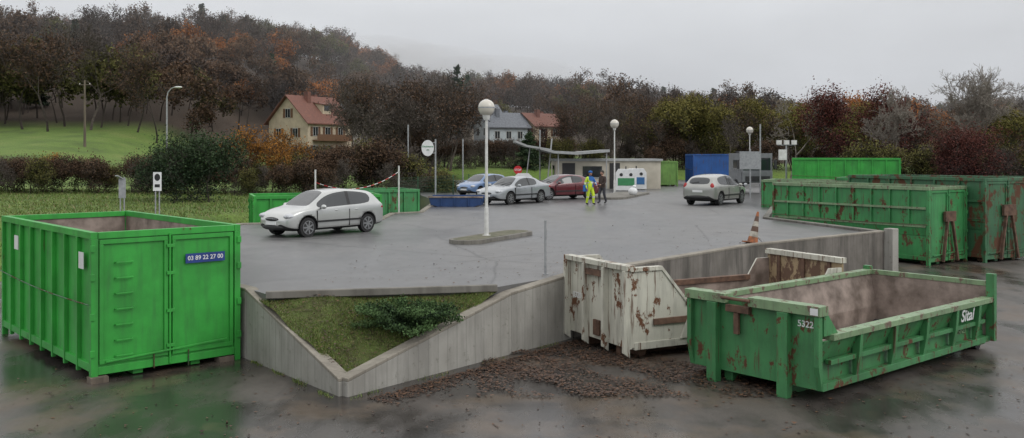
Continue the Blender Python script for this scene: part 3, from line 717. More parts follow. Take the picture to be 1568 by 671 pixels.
# sloping inner plate at the headboard (wedge) and inner corner plates
b.prism([(0.07, 0.3), (0.95, 0.3), (0.07, H - 0.22)], 'y', 0.3, Wd - 0.25, 4)
b.prism([(1.3, 0.3), (1.3, 1.30), (0.9, 1.30), (0.1, 1.1), (0.1, .3)], 'y', Wd - 0.245, Wd - 0.21, 4)
b.box(L, L + 0.05, 0.02, Wd - 0.02, 0.26, 1.4, 0); b.box(L - 0.012, L, 0.05, Wd - 0.05, 0.3, 1.38, 1)
b.box(L - 0.04, L + 0.08, -0.09, 0.08, 0.2, H, 0); b.box(L - 0.04, L + 0.08, Wd - 0.08, Wd + 0.09, 0.2, 1.5, 0)
b.box(L - 0.03, L + 0.07, 0.085, Wd - 0.085, 1.32, 1.42, 2)
for y in (0.35, Wd - 0.35): b.cyl((L - 0.1, y - 0.14, 0.16), (L - 0.1, y + 0.14, 0.16), 0.16, n=18, mat=5)
b.box(L - 0.3, L + 0.1, 0.15, 0.2, 0.1, 0.4, 0)
m_scr = painted_steel("scraped_plate", (0.42, 0.38, 0.34), amount=0.54, rust=(0.16, 0.11, 0.08), seed=12, scale=3)
sk = b.done("tipping_skip", [m_greenS, m_inner, m_rim, m_rust, m_scr, m_dark], loc=(5.02, 14.8, LOW), rz=R(40), bevel=0.01)
text("lettering", "Sital", 0.34, m_whitesign, sk, (5.25, -0.02, 0.84), (R(98), 0, 0), 0.003)
text("lettering_small", "BENNES", 0.15, m_rim, sk, (5.25, 0.135, 0.5), (R(90), 0, 0), 0.003)
text("number", "5322", 0.15, m_whitesign, sk, (-0.004, 0.30, 1.25), (R(90), 0, R(-90)), 0.004)
bb = B(); bb.box(-0.130, -0.122, 0.0, 0.14, H - 0.14, H - 0.03); bb.done("sticker", [m_whitesign], parent=sk)

# white rusty skip
b = B(); L, Wd, H = 5.75, 2.35, 1.86
b.box(0.1, L, 0.1, Wd - 0.1, 0.24, 0.3, 1)
for y in (0.55, Wd - 0.55): b.box(0.1, L, y - 0.08, y + 0.08, 0.0, 0.24, 2)
prof = [(0.05, 0.24), (L, 0.24), (L, 1.5), (L - 0.4, 1.5), (L - 0.7, 1.08), (1.35, 1.08), (0.75, 1.78), (0.05, 1.78)]
b.prism(prof, 'y', 0.0, 0.04, 0); b.prism(prof, 'y', 0.042, 0.05, 1); b.prism(prof, 'y', Wd - 0.04, Wd, 0); b.prism(prof, 'y', Wd - 0.05, Wd - 0.042, 1)
for y0, y1 in ((-0.05, 0.1), (Wd - 0.1, Wd + 0.05)):
    b.box(1.36, L - 0.66, y0, y1, 1.0, 1.12, 2); b.box(0.0, 0.74, y0 + 0.01, y1 - 0.01, 1.74, 1.82, 0)
    b.beam((0.74, (y0 + y1) / 2, 1.80), (1.38, (y0 + y1) / 2, 1.08), 0.10, 0.06, 0)
    b.box(0.1, L, y0 + 0.02, y1 - 0.02, 0.2, 0.34, 0)
for x in (1.9, 2.8, 3.7, 4.6): b.box(x, x + 0.09, -0.045, 0.0, 0.34, 1.0, 2)
b.box(0.55, 1.5, -0.05, 0.0, 0.66, 0.78, 2)
b.prism([(1.2, .34), (1.75, .34), (1.75, .95), (1.45, .95)], 'y', -.06, 0.0, 0)
b.box(0.0, 0.05, 0.0, Wd, 0.22, H - 0.1, 0); b.box(0.05, 0.062, 0.05, Wd - 0.05, 0.3, H - 0.12, 1)
b.box(-0.1, 0.1, -0.03, Wd + 0.03, H - 0.1, H, 0)
for y in (0.0, 0.75, 1.5, Wd - 0.1): b.prism([(0.0, 0.05), (-0.14, 0.15), (-0.14, H - 0.102), (0.0, H - 0.102)], 'y', y, y + 0.08, 0)
b.box(-0.10, 0.0, 0.84, 1.49, H - .32, H - .2, 2); b.box(-0.05, 0.0, 1.05, 1.28, 0.3, 0.62, 2)
b.box(L - 0.02, L + 0.04, 0.0, Wd, 0.24, 1.6, 3); b.box(L - 0.08, L + 0.1, -0.03, Wd + 0.03, 1.6, 1.72, 0)
for y in (.3, 1.1, 1.9): b.box(L - .06, L - .02, y, y + .1, .4, 1.6, 2)
for y in (0.3, Wd - 0.3): b.cyl((0.4, y - 0.12, 0.12), (0.4, y + 0.12, 0.12), 0.12, n=16, mat=2)
m_tan = painted_steel("yellow_tan_worn", (0.36, 0.27, 0.16), amount=0.5, rust=(0.12, 0.07, 0.045), seed=15, scale=3)
ws = b.done("white_skip", [m_white, m_inner, m_rust, m_tan], loc=(2.31, 17.9, LOW), rz=R(27.3), bevel=0.01)
text("number", "032018", 0.17, m_whitesign, ws, (-0.002, 1.9, 1.02), (R(90), 0, R(-90)), 0.004)

# ------------------------------------------------------------------ cars
def to_obj(me, name):
    o = bpy.data.objects.new(name, me); scene.collection.objects.link(o); return o
HATCH = [(-2.13, .42, .55, .72, .74, .45, 'b', 'b'), (-2.11, .30, .76, .90, .94, .62, 'b', 'b'), (-2.02, .24, .86, .99, 1.04, .68, 'b', 'g'), (-1.72, .20, .89, 1.0, 1.38, .62, 'b', 'b'),
         (-1.50, .19, .895, 1.0, 1.47, .63, 'g', 'b'), (-.46, .18, .91, .985, 1.535, .65, 'p', 'b'), (-.36, .18, .91, .98, 1.535, .65, 'g', 'b'), (.38, .18, .905, .95, 1.48, .62, 'g', 'g'),
         (.95, .18, .895, .93, 1.14, .68, 'b', 'g'), (1.18, .18, .89, .92, .99, .74, 'b', 'b'), (1.45, .18, .88, .90, .95, .74, 'b', 'b'), (1.80, .20, .85, .82, .87, .68, 'b', 'b'), (2.02, .24, .77, .70, .76, .6, 'b', 'b'), (2.12, .30, .64, .58, .62, .5, 'b', 'b'), (2.15, .38, .46, .54, .56, .38, 'b', 'b')]
SEDAN = [(-2.30, .42, .55, .76, .78, .45, 'b', 'b'), (-2.28, .30, .76, .93, .96, .62, 'b', 'b'), (-2.18, .24, .84, .98, 1.03, .70, 'b', 'b'), (-1.72, .20, .88, .98, 1.05, .70, 'b', 'g'), (-1.18, .19, .89, .97, 1.34, .60, 'b', 'b'),
         (-1.02, .18, .89, .97, 1.39, .60, 'g', 'b'), (-.30, .18, .9, .95, 1.44, .62, 'p', 'b'), (-.20, .18, .9, .95, 1.44, .62, 'g', 'b'), (.35, .18, .9, .92, 1.40, .60, 'g', 'g'),
         (.90, .18, .89, .90, 1.06, .66, 'b', 'g'), (1.10, .18, .885, .89, .95, .72, 'b', 'b'), (1.5, .18, .87, .86, .92, .72, 'b', 'b'), (1.95, .20, .84, .78, .84, .66, 'b', 'b'), (2.18, .24, .76, .68, .73, .58, 'b', 'b'), (2.27, .32, .62, .58, .62, .48, 'b', 'b'), (2.30, .40, .46, .54, .56, .38, 'b', 'b')]
m_headl = M("headlamp_lens", (0.55, 0.57, 0.6), (0.3, 0.31, 0.33), 20, 0.1, spec=0.8)
m_taill = M("tail_lamp", (0.35, 0.01, 0.012), None, 5, 0.15)

def car(name, st, paint, loc, heading, scale=1.0, wb=(-1.28, 1.33), vert_lamps=False):
    root = bpy.data.objects.new(name, None); scene.collection.objects.link(root)
    root.location = loc; root.rotation_euler = (0, 0, heading); root.scale = (scale,) * 3
    mats = [paint, m_glass, m_black, m_black]
    vs = []; n = 16
    for (x, zb, w_, belt, top, wt, *_f) in st:
        k = min(.07, (top - belt) * .5)
        half = [(0, zb), (w_ * .8, zb), (w_ * .97, zb + .1), (w_, zb + .5 * (belt - zb)), (w_ * .985, belt - .06), (w_ * .955, belt), (wt + .03, top - k), (wt * .88, top), (0, top + .012)]
        ring = half + [(-a_, z_) for a_, z_ in half[-2:0:-1]]
        vs += [(x, a_, z_) for a_, z_ in ring]
    fs = []; ms = []
    for i in range(len(st) - 1):
        sf, tf = st[i][6], st[i][7]
        for j in range(n):
            fs.append((i * n + j, (i + 1) * n + j, (i + 1) * n + (j + 1) % n, i * n + (j + 1) % n))
            m_ = 0
            if j in (5, 10): m_ = 1 if sf == 'g' else (2 if sf == 'p' else 0)
            if j in (7, 8) and tf == 'g': m_ = 1
            if j in (0, 1, 14, 15): m_ = 2
            ms.append(m_)
    fs.append(tuple(range(n))); ms.append(0); e = (len(st) - 1) * n; fs.append(tuple(range(e, e + n))[::-1]); ms.append(0)
    me = bpy.data.meshes.new("body"); me.from_pydata(vs, [], fs)
    for m_ in mats: me.materials.append(m_)
    me.polygons.foreach_set("material_index", ms); me.polygons.foreach_set("use_smooth", [True] * len(fs)); me.update()
    import bmesh
    bm = bmesh.new(); bm.from_mesh(me)
    cl = bm.edges.layers.float.get('crease_edge') or bm.edges.layers.float.new('crease_edge')
    for ed in bm.edges:
        if len(ed.link_faces) == 2 and ed.link_faces[0].material_index != ed.link_faces[1].material_index: ed[cl] = 0.75
    bmesh.ops.recalc_face_normals(bm, faces=bm.faces); bm.to_mesh(me); bm.free()
    body = to_obj(me, "body"); sb = body.modifiers.new("s", 'SUBSURF'); sb.levels = 2; sb.render_levels = 2
    cut = B()
    for x in wb:
        for s in (-1, 1): cut.cyl((x, s * .58, .34), (x, s * 1.2, .34), .385, n=32, mat=2)
    c = cut.done("cut", mats)
    bo = body.modifiers.new("b", 'BOOLEAN'); bo.object = c; bo.operation = 'DIFFERENCE'; bo.solver = 'EXACT'
    dg = bpy.context.evaluated_depsgraph_get(); me2 = bpy.data.meshes.new_from_object(body.evaluated_get(dg))
    bpy.data.objects.remove(body); bpy.data.objects.remove(c)
    body = to_obj(me2, "body"); body.parent = root
    b = B()
    for x in wb:
        for s in (-1, 1):
            b.cyl((x, s * .66, .32), (x, s * .855, .32), .32, n=28, mat=0)
            b.cyl((x, s * .80, .32), (x, s * .862, .32), .215, n=24, mat=3)
            b.cyl((x, s * .80, .32), (x, s * .872, .32), .055, n=12, mat=1)
            for q in range(7):
                t = q * 2 * math.pi / 7; b.beam((x, s * .866, .32), (x + .205 * math.cos(t), s * .868, .32 + .205 * math.sin(t)), .05, .02, 1, up=(0, 1, 0))
            for q in range(24):
                t0, t1 = q * 2 * math.pi / 24, (q + 1) * 2 * math.pi / 24
                b.beam((x + .215 * math.cos(t0), s * .862, .32 + .215 * math.sin(t0)), (x + .215 * math.cos(t1), s * .862, .32 + .215 * math.sin(t1)), .02, .02, 1, up=(0, 1, 0))
    b.done("wheels", [m_tyre, m_rimalu, m_black, m_dark], parent=root)
    xf = st[-1][0]; xr = st[0][0]; b = B()
    b.sph((xf - .02, 0, .60), .05, (1.0, 7.0, 1.4), mat=0); b.sph((xf - .05, 0, .34), .06, (1.3, 9.5, 1.7), mat=0)
    b.box(xf + .0, xf + .035, -.26, .26, .42, .53, 2)
    b.beam((xf + .025, -.3, .62), (xf + .025, .3, .62), .02, .015, 1)
    for s in (-1, 1):
        b.sph((xf - .27, s * .64, .70), .13, (2.0, 1.25, .72), mat=1); b.sph((xf - .18, s * .62, .38), .06, (1.5, 1.2, .8), mat=1)
        b.sph((.80, s * 1.0, .98), .10, (.8, 1.1, .75), mat=5); b.beam((.80, s * .85, .93), (.80, s * .95, .96), .06, .03, 0)
        if vert_lamps: b.sph((xr + .15, s * .71, .93), .1, (1.1, 1.1, 1.9), mat=3)
        else: b.sph((xr + .2, s * .70, .86), .12, (1.4, 1.3, .8), mat=3)
        for x in (-.62, .28): b.sph((x - .12, s * .90, .84), .03, (2.6, .6, .7), mat=5)
        b.box(-.98, 1.0, min(s * .90, s * .925), max(s * .90, s * .925), .47, .53, 0)
        for x in (-.41, .98): b.box(x - .006, x + .006, min(s * .80, s * .917), max(s * .80, s * .917), .30, .86, 0)
    b.box(xr - .03, xr + .0, -.26, .26, .66, .77, 2)
    b.sph((xr + .02, 0, .42), .08, (.9, 8.0, 1.2), mat=0)
    b.beam((xr + .2, 0, 1.17), (xr + .12, .4, 1.12), .02, .02, 0)
    b.beam((1.05, .1, 1.04), (.85, .55, 1.14), .02, .02, 0); b.beam((1.08, -.35, 1.03), (.88, .08, 1.16), .02, .02, 0)
    b.done("fittings", [m_black, m_headl, m_whitesign, m_taill, m_glass, paint], parent=root)
    return root
def carpaint(name, c, metal=0.6): return M(name, c, tuple(x * .9 for x in c), 2, 0.3, metal=metal, coat=0.8)
p_silver = carpaint("car_paint_silver", (0.50, 0.51, 0.50), 0.6); p_grey = carpaint("car_paint_grey", (0.34, 0.36, 0.38), 0.5)
p_red = carpaint("car_paint_dark_red", (0.11, 0.010, 0.016), 0.2); p_blue = carpaint("car_paint_blue", (0.12, 0.20, 0.36), 0.3)
p_beige = carpaint("car_paint_champagne", (0.34, 0.34, 0.32), 0.5)
def hd(dx, dy): return math.atan2(dy, dx)
car("silver_hatchback_car", HATCH, p_silver, (-6.45, 31.2, 0), hd(-.62, -.78), 0.99)
car("grey_sedan_car", SEDAN, p_grey, (0.1, 50.3, 0), hd(-.62, -.78), 1.03)
car("dark_red_sedan_car", SEDAN, p_red, (2.95, 55.0, 0), hd(-.85, -.53), 1.03, wb=(-1.4, 1.4))
car("blue_hatchback_car", HATCH, p_blue, (-1.9, 60, 0), hd(-.6, -.8), 0.92)
car("champagne_hatchback_car", HATCH, p_beige, (11.05, 49.6, 0), hd(.60, .80), 1.06, vert_lamps=True)

# hook-lift truck at the back
b = B()
b.box(-1.15, 1.15, 0, 1.9, 0.75, 2.75, 0); b.prism([(0.0, .75), (-.12, .8), (-.14, 1.5), (0, 1.5)], 'x', -1.1, 1.1, 0)
b.box(-1.0, 1.0, -.02, .01, 1.6, 2.45, 1); b.box(-1.16, -1.145, .3, 1.2, 1.6, 2.3, 1); b.box(-.9, .9, -.16, -.13, .85, 1.2, 2)
for s in (-1, 1):
    b.box(s * 1.35 - .1, s * 1.35 + .1, -.1, 0, 1.7, 2.3, 2); b.beam((s * 1.1, 0, 2.3), (s * 1.35, -.05, 2.3), .04, .04, 2)
    b.cyl((s * .85, .8, .5), (s * 1.15, .8, .5), .5, n=20, mat=2); b.cyl((s * .85, 4.6, .5), (s * 1.15, 4.6, .5), .5, n=20, mat=2); b.sph((s * .9, -.15, .65), .1, (1.4, .5, 1), mat=3)
b.box(-.5, .5, 1.9, 6, .6, .9, 2); b.box(-.4, .4, 2.1, 2.4, .9, 2.9, 2); b.box(-1.1, 1.1, 2.5, 6.2, .9, 1.1, 2)
b.done("hook_lift_truck", [M("truck_grey", (0.18, 0.19, 0.20)), m_glass, m_dark, m_headl], loc=(16.6, 62, 0), rz=R(12), bevel=0.03)

# ------------------------------------------------------------------ lamps, poles, signs
def globe_lamp(x, y, zg, r):
    b = B(); b.cyl((0, 0, 0), (0, 0, .9), .075, .07, mat=0); b.cyl((0, 0, .9), (0, 0, zg - r), .052, .042, mat=0)
    b.cyl((0, 0, 0), (0, 0, .03), .14, mat=0); b.cyl((0, 0, zg - r - .12), (0, 0, zg - r * .8), .09, .13, mat=0)
    b.sph((0, 0, zg), r, n=28, k=18, mat=1); b.cyl((0, 0, zg - .02), (0, 0, zg + .02), r * 1.015, n=28, mat=2); b.cyl((0, 0, zg + r * .93), (0, 0, zg + r * 1.04), r * .3, r * .18, mat=2)
    b.done("street_lamp", [m_whitep, m_globe, m_galv], loc=(x, y, 0 if y > 40 else 0.1))
globe_lamp(-0.81, 29.0, 4.07, 0.265); globe_lamp(6.95, 62, 4.74, 0.30); globe_lamp(22.1, 85, 4.9, 0.33)
def island(name, cx, cy, L, r, rz, top):
    def cap(rr):
        return [(L / 2 + rr * math.cos(t), rr * math.sin(t)) for t in np.linspace(-1.57, 1.57, 9)] + [(-L / 2 + rr * math.cos(t), rr * math.sin(t)) for t in np.linspace(1.57, 4.71, 9)]
    b = B(); b.prism(cap(r), 'z', 0.0, 0.12, 0); b.prism(cap(r - .13), 'z', 0.12, 0.126, 1)
    b.done(name, [m_kerb, top], loc=(cx, cy, 0), rz=rz, bevel=0.02)
m_moss = M("mossy_paving", (0.14, 0.13, 0.09), (0.07, 0.075, 0.04), 5, .9)
island("traffic_island", -0.62, 29.2, 3.2, 0.55, R(62), m_moss)
island("traffic_island", 7.0, 58.5, 7.0, 1.1, R(70), m_kerb)
b = B(); b.cyl((0, 0, -.3), (0, 0, 7.0), .09, .06, mat=0)
pts = [(0, 0, 7.0), (.1, 0, 7.45), (.4, 0, 7.8), (.75, 0, 7.92)]
for p, q in zip(pts[:-1], pts[1:]): b.cyl(p, q, .05, .045, mat=0)
b.sph((1.0, 0, 7.9), .3, (1.2, .5, .3), mat=1); b.done("street_lamp", [m_galv, m_whitep], loc=(-30.2, 80, float(T(-30.2, 80))))
b = B(); b.cyl((0, 0, -.5), (0, 0, 9), .17, .11, mat=0); b.box(-.7, .7, -.06, .06, 8.4, 8.5, 0)
for x in (-.6, 0, .6): b.cyl((x, 0, 8.5), (x, 0, 8.65), .05, mat=1)
b.done("utility_pole", [m_wood, m_whitep], loc=(-51.4, 110, float(T(-51.4, 110)) - 1.0))

m_greentxt = M("sign_green", (0.02, 0.22, 0.08), None, 4, .5)
b = B(); b.cyl((0, 0, 0), (0, 0, 3.5), .045, mat=0)
n = 28; b.prism([(-.42 + .33 * math.cos(t), 3.02 + .43 * math.sin(t)) for t in np.linspace(0, 2 * math.pi, n, endpoint=False)], 'y', -.075, -.045, 1)
b.cyl((-.2, -.03, 3.3), (0, -.03, 3.3), .02, mat=0); b.cyl((-.2, -.03, 2.75), (0, -.03, 2.75), .02, mat=0)
s_ = b.done("oval_sign", [m_galv, m_whitesign], loc=(-4.1, 49, 0), rz=.15)
text("lettering", "Déchèterie", .13, m_greentxt, s_, (-.42, -.08, 3.1), (R(90), 0, 0)); text("lettering_2", "ville", .1, m_greentxt, s_, (-.42, -.08, 2.92), (R(90), 0, 0))

def bay_sign(x, y, ztop, bent):
    b = B(); zt = ztop - LOW
    for s in (-.06, .06): b.cyl((s, 0, 0), (s, 0, zt - .05), .022, mat=0)
    if bent: b.beam((-.02, 0, zt - .1), (-.16, -.1, zt), .22, .03, 0); b.box(-.11, .11, -.03, 0, zt - .75, zt - .1, 0)
    else:
        b.box(-.13, .13, -.045, -.02, zt - .62, zt, 1); b.prism([(.09 * math.cos(t), zt - .17 + .12 * math.sin(t)) for t in np.linspace(0, 6.28, 16, endpoint=False)], 'y', -.05, -.046, 2)
        b.box(-.08, .08, -.05, -.046, zt - .5, zt - .4, 2)
    b.done("bay_sign", [m_galv, m_whitesign, m_black], loc=(x, y, LOW), rz=.25)
bay_sign(-13.0, 30.5, 1.98, True); bay_sign(-11.75, 30.3, 2.1, False)

b = B(); b.cyl((0, 0, 0), (0, 0, 1.85), .03, mat=0)
b.prism([(.30 * math.cos(t), 1.62 + .30 * math.sin(t)) for t in np.arange(8) * math.pi / 4 + math.pi / 8], 'y', -.05, -.035, 1)
s_ = b.done("stop_sign", [m_galv, m_red], loc=(.4, 62, 0)); text("lettering", "STOP", .19, m_whitesign, s_, (0, -.056, 1.62), (R(90), 0, 0))
b = B(); b.cyl((-.3, 0, 0), (-.3, 0, 1.4), .03, mat=0); b.cyl((.3, 0, 0), (.3, 0, 1.4), .03, mat=0)
b.prism([(-.6, .85), (.6, .85), (.6, 1.2), (.35, 1.42), (-.35, 1.42), (-.6, 1.2)], 'y', -.06, -.03, 1); b.done("notice_board", [m_galv, m_whitesign], loc=(.75, 61, 0))

def post(name, x, y, z0, h, r=.03, mat=m_galv, tilt=0):
    b = B(); b.cyl((0, 0, 0), (0, 0, h), r, mat=0, n=10); b.cyl((0, 0, h), (0, 0, h + .015), r * 1.1, mat=0); b.cyl((0, 0, 0), (0, 0, .02), r * 2.2, mat=0)
    b.done(name, [mat], loc=(x, y, z0), rot=(0, tilt, 0))
post("steel_post", .75, 20.45, 0, 1.2, .028)
post("barrier_post", -8.0, 37.2, -.5, 2.55, .035, m_whitep); post("barrier_post", -5.15, 41.6, 0, 2.15, .035, m_whitep)
b = B(); P0, P1 = Vector((-8.0, 37.2, 1.55)), Vector((-5.15, 41.6, 1.9)); K = 44; pp = [P0.lerp(P1, i / K) - Vector((0, 0, .5 * 4 * (i / K) * (1 - i / K))) for i in range(K + 1)]
for i in range(K): b.cyl(pp[i], pp[i + 1], .016, mat=(i // 2) % 2, n=6)
b.done("barrier_chain", [m_red, m_whitep])
for (x, y, h) in ((-7.5, 66, 4.8), (-3.6, 67, 3.8), (2.2, 72, 4.6), (16.7, 61.5, 4.7)): post("pole", x, y, 0, h, .05)
b = B(); b.cyl((0, 0, 0), (0, 0, 3.4), .06, mat=0); b.beam((-.6, 0, 3.3), (.6, 0, 3.3), .06, .06, 0)
for x in (-.5, 0, .5): b.box(x - .16, x + .16, -.15, .05, 3.33, 3.62, 1)
b.box(-.5, .0, -.1, .1, 2.3, 3.0, 1); b.done("floodlight_mast", [m_galv, m_whitep], loc=(18.3, 61, 0))
b = B(); b.cyl((0, 0, 0), (0, 0, 3.0), .05, mat=0); b.box(-.65, .65, -.07, -.03, 1.75, 2.85, 1); b.box(-.66, .66, -.03, -.01, 1.74, 2.86, 0)
b.done("information_board", [m_galv, m_galv], loc=(14.85, 57.0, 0), rz=-.1)

# green mesh fence at the back left
b = B(); P0, P1 = Vector((-6.6, 53, 0)), Vector((-2.0, 64, 0)); K = 5
for i in range(K + 1): p = P0.lerp(P1, i / K); b.cyl(p, p + Vector((0, 0, 1.35)), .03, mat=0, n=6)
for i in range(80): p = P0.lerp(P1, i / 79); b.cyl(p, p + Vector((0, 0, 1.3)), .006, mat=0, n=3)
for z in np.linspace(.1, 1.3, 7): b.cyl(P0 + Vector((0, 0, z)), P1 + Vector((0, 0, z)), .007, mat=0, n=3)
b.done("mesh_fence", [M("fence_green", (0.03, 0.10, 0.05))])

# traffic cone on the wall
m_or = M("cone_orange_dirty", (0.42, 0.13, 0.04), (0.16, 0.07, 0.035), 6, .7); m_cw = M("cone_white_dirty", (0.45, 0.42, 0.36), (0.2, 0.18, 0.15), 6, .6)
b = B(); b.box(-.22, .22, -.22, .22, 0, .035, 0)
zs = [0.035, .2, .36, .52, .68, .84, .98]; rf = lambda z: .165 - .135 * z / .98
for i in range(6): b.cyl((0, 0, zs[i]), (0, 0, zs[i + 1]), rf(zs[i]), rf(zs[i + 1]), n=24, mat=(2 if i in (1, 3) else (1 if i in (2, 4) else 0)))
b.done("traffic_cone", [m_or, M("cone_dark", (0.10, 0.05, 0.03)), m_cw], loc=(7.25, 27.6, .0), rot=(R(-3), R(14), .3))
b = B()
for x0, y0 in ((-.25, 0), (.25, 0), (0, .2)): b.beam((x0, y0, 0), (0, .05, .3), .03, .03, 0)
b.done("cone_stand", [m_galv], loc=(7.35, 27.7, .0))

# ------------------------------------------------------------------ buildings
m_roof = M("clay_tiles", (0.21, 0.085, 0.06), (0.10, 0.055, 0.045), 2.2, .85, bmp=.5, stretch=(1, 6, 1), detail=6)
m_plaster = M("cream_render", (0.50, 0.42, 0.30), (0.37, 0.31, 0.23), 1, .9, detail=6); m_slate = M("slate_roof", (0.15, 0.16, 0.18), (0.09, 0.10, 0.115), 3, .6)
m_wgrey = M("pale_render", (0.44, 0.49, 0.50), (0.35, 0.39, 0.41), 1, .85); m_frame = M("window_frame", (0.5, 0.5, 0.47)); m_shut = M("shutter_brown", (0.14, 0.07, 0.035))
def house(name, w_, l, eave, ridge, loc, rz, wallm, roofm, rows, chim=True, shut=True, balcony=False):
    """gable faces -y, ridge along y"""
    b = B(); hw = w_ / 2
    b.prism([(-hw, -3), (hw, -3), (hw, eave), (0, ridge), (-hw, eave)], 'y', 0, l, 0)
    ang = math.atan2(ridge - eave, hw); ex = .55
    for s in (-1, 1):
        x1 = s * (hw + ex); z1 = eave - ex * math.tan(ang)
        b.prism([(0, ridge + .03), (x1, z1 + .03), (x1, z1 + .2), (0, ridge + .2)], 'y', -.6, l + .6, 1)
    def win(face, u, z, ww=.95, hh=1.3):
        if face == 'g':
            b.box(u - ww / 2 - .07, u + ww / 2 + .07, -.05, -.003, z - .07, z + hh + .07, 2); b.box(u - ww / 2, u + ww / 2, -.06, -.02, z, z + hh, 3); b.box(u - .03, u + .03, -.075, -.055, z, z + hh, 2)
            if shut:
                for s in (-1, 1): b.box(u + s * (ww * .5 + .32) - .22, u + s * (ww * .5 + .32) + .22, -.07, -.003, z - .05, z + hh + .05, 4)
        else:
            x = hw if face == 'r' else -hw; s = 1 if face == 'r' else -1
            def bx(d0, d1, u0, u1, z0, z1, m_): a_, c_ = sorted((x + s * d0, x + s * d1)); b.box(a_, c_, u0, u1, z0, z1, m_)
            bx(.003, .05, u - ww / 2 - .07, u + ww / 2 + .07, z - .07, z + hh + .07, 2); bx(.02, .06, u - ww / 2, u + ww / 2, z, z + hh, 3); bx(.055, .075, u - .03, u + .03, z, z + hh, 2)
            if shut:
                for q in (-1, 1): bx(.003, .07, u + q * (ww * .5 + .32) - .22, u + q * (ww * .5 + .32) + .22, z - .05, z + hh + .05, 4)
    for f_, u, z in rows: win(f_, u, z)
    if chim:
        b.box(.5, 1.3, l * .3, l * .3 + .7, ridge - 1.2, ridge + 0.8, 1); b.box(-1.7, -1.0, l * .7, l * .7 + .6, ridge - 1.8, ridge + .6, 1)
    if balcony:
        b.box(hw, hw + 1.1, 1.0, l - 1.0, eave - 3.0, eave - 2.85, 4); b.box(hw + 1.02, hw + 1.1, 1.0, l - 1.0, eave - 2.85, eave - 2.0, 4)
        dx = hw * .5; dz = eave + (ridge - eave) * .5
        b.prism([(dx - .9, dz), (dx + 1.0, dz - .9), (dx + 1.0, dz + .7), (dx - .9, dz + 1.0)], 'y', l * .45, l * .45 + 1.8, 0)
        b.box(dx + 1.0, dx + 1.05, l * .45 + .3, l * .45 + 1.5, dz - .2, dz + .6, 3); b.beam((dx - 1.1, l * .45 + .9, dz + 1.1), (dx + 1.3, l * .45 + .9, dz + .75), 2.2, .12, 1)
    b.done(name, [wallm, roofm, m_frame, m_glass, m_shut], loc=loc, rz=rz)
house("cream_house", 8.4, 9.5, 5.8, 9.7, (-34.3, 140, 1.9), R(-33), m_plaster, m_roof,
      [('g', -2, 3.4), ('g', 1.6, 3.4), ('g', 0, 6.4), ('g', -2, .6), ('g', 1.6, .6)] + [('r', u, z) for u in (1.6, 4.2, 7) for z in (.8, 3.6)], balcony=True)
def gz(x, y): return float(T(x, y))
house("grey_house", 6.2, 8.0, 3.9, 6.3, (-5.6, 168, gz(-4, 166) - .2), R(-60), m_wgrey, m_slate, [('r', u, z) for u in (1.6, 4.0, 6.4) for z in (1.6,)] + [('g', -1.3, 2.2), ('g', 1.4, 2.2)], chim=True, shut=False)
house("white_house", 6.5, 7.5, 3.6, 5.8, (2.2, 172, gz(4, 172) - .1), R(-50), m_plaster, m_roof, [('r', u, 1.6) for u in (2, 5)] + [('g', -1.6, 1.8), ('g', 1.6, 1.8)], shut=True)
house("village_house", 6, 7, 4.0, 6.6, (-9.5, 186, gz(-9, 186) + .5), R(-60), M("tan_render", (0.38, 0.33, 0.27)), m_slate, [('g', -1.6, 2.0), ('g', 1.6, 2.0), ('r', 2, 2), ('r', 5, 2)], shut=False)
house("village_house", 6, 7, 4.2, 7.0, (-28.5, 164, gz(-28, 164) + .6), R(40), M("beige_render", (0.36, 0.33, 0.29)), m_slate, [('g', -1.6, 2.2), ('g', 1.6, 2.2)], shut=False)

# site office with wing roofs
m_off = M("office_render", (0.52, 0.48, 0.40), (0.42, 0.39, 0.32), 1, .85)
b = B(); b.box(0, 8.2, 0, 4.5, 0, 2.15, 0); b.box(-.15, 8.35, -.15, 4.65, 2.15, 2.32, 1)
b.box(.5, 1.5, -.04, -.003, .0, 2.0, 3); b.box(2.1, 3.6, -.04, -.003, .9, 1.75, 2); b.box(2.0, 3.7, -.03, -.002, .8, .9, 1); b.box(4.2, 5.0, -.04, -.003, 0, 2.0, 3); b.box(-.04, -.003, 1.2, 2.8, .9, 1.8, 2)
b.prism([(-1.3, 3.05), (-.2, 2.75), (1.5, 2.65), (4.0, 2.85), (4.0, 3.05), (1.5, 2.86), (-.2, 2.95), (-1.3, 3.2)], 'y', -1.5, 4.2, 1)
b.prism([(-3.2, 3.6), (-2.3, 3.25), (-.4, 2.95), (-.4, 3.08), (-2.3, 3.40), (-3.2, 3.78)], 'y', -1.0, 3.2, 1)
for x in (.1, 3.8): b.cyl((x, -1.1, 0), (x, -1.1, 2.75), .05, mat=1)
b.beam((-.7, 0, 0), (-.3, 0, 3.9), .1, .1, 1); b.beam((-2.4, 0, 0), (-2.0, 0, 3.3), .08, .08, 1)
b.done("site_office", [m_off, M("roof_sheet", (0.36, 0.37, 0.37)), m_glass, m_dark], loc=(3.4, 71, 0), rz=R(2))

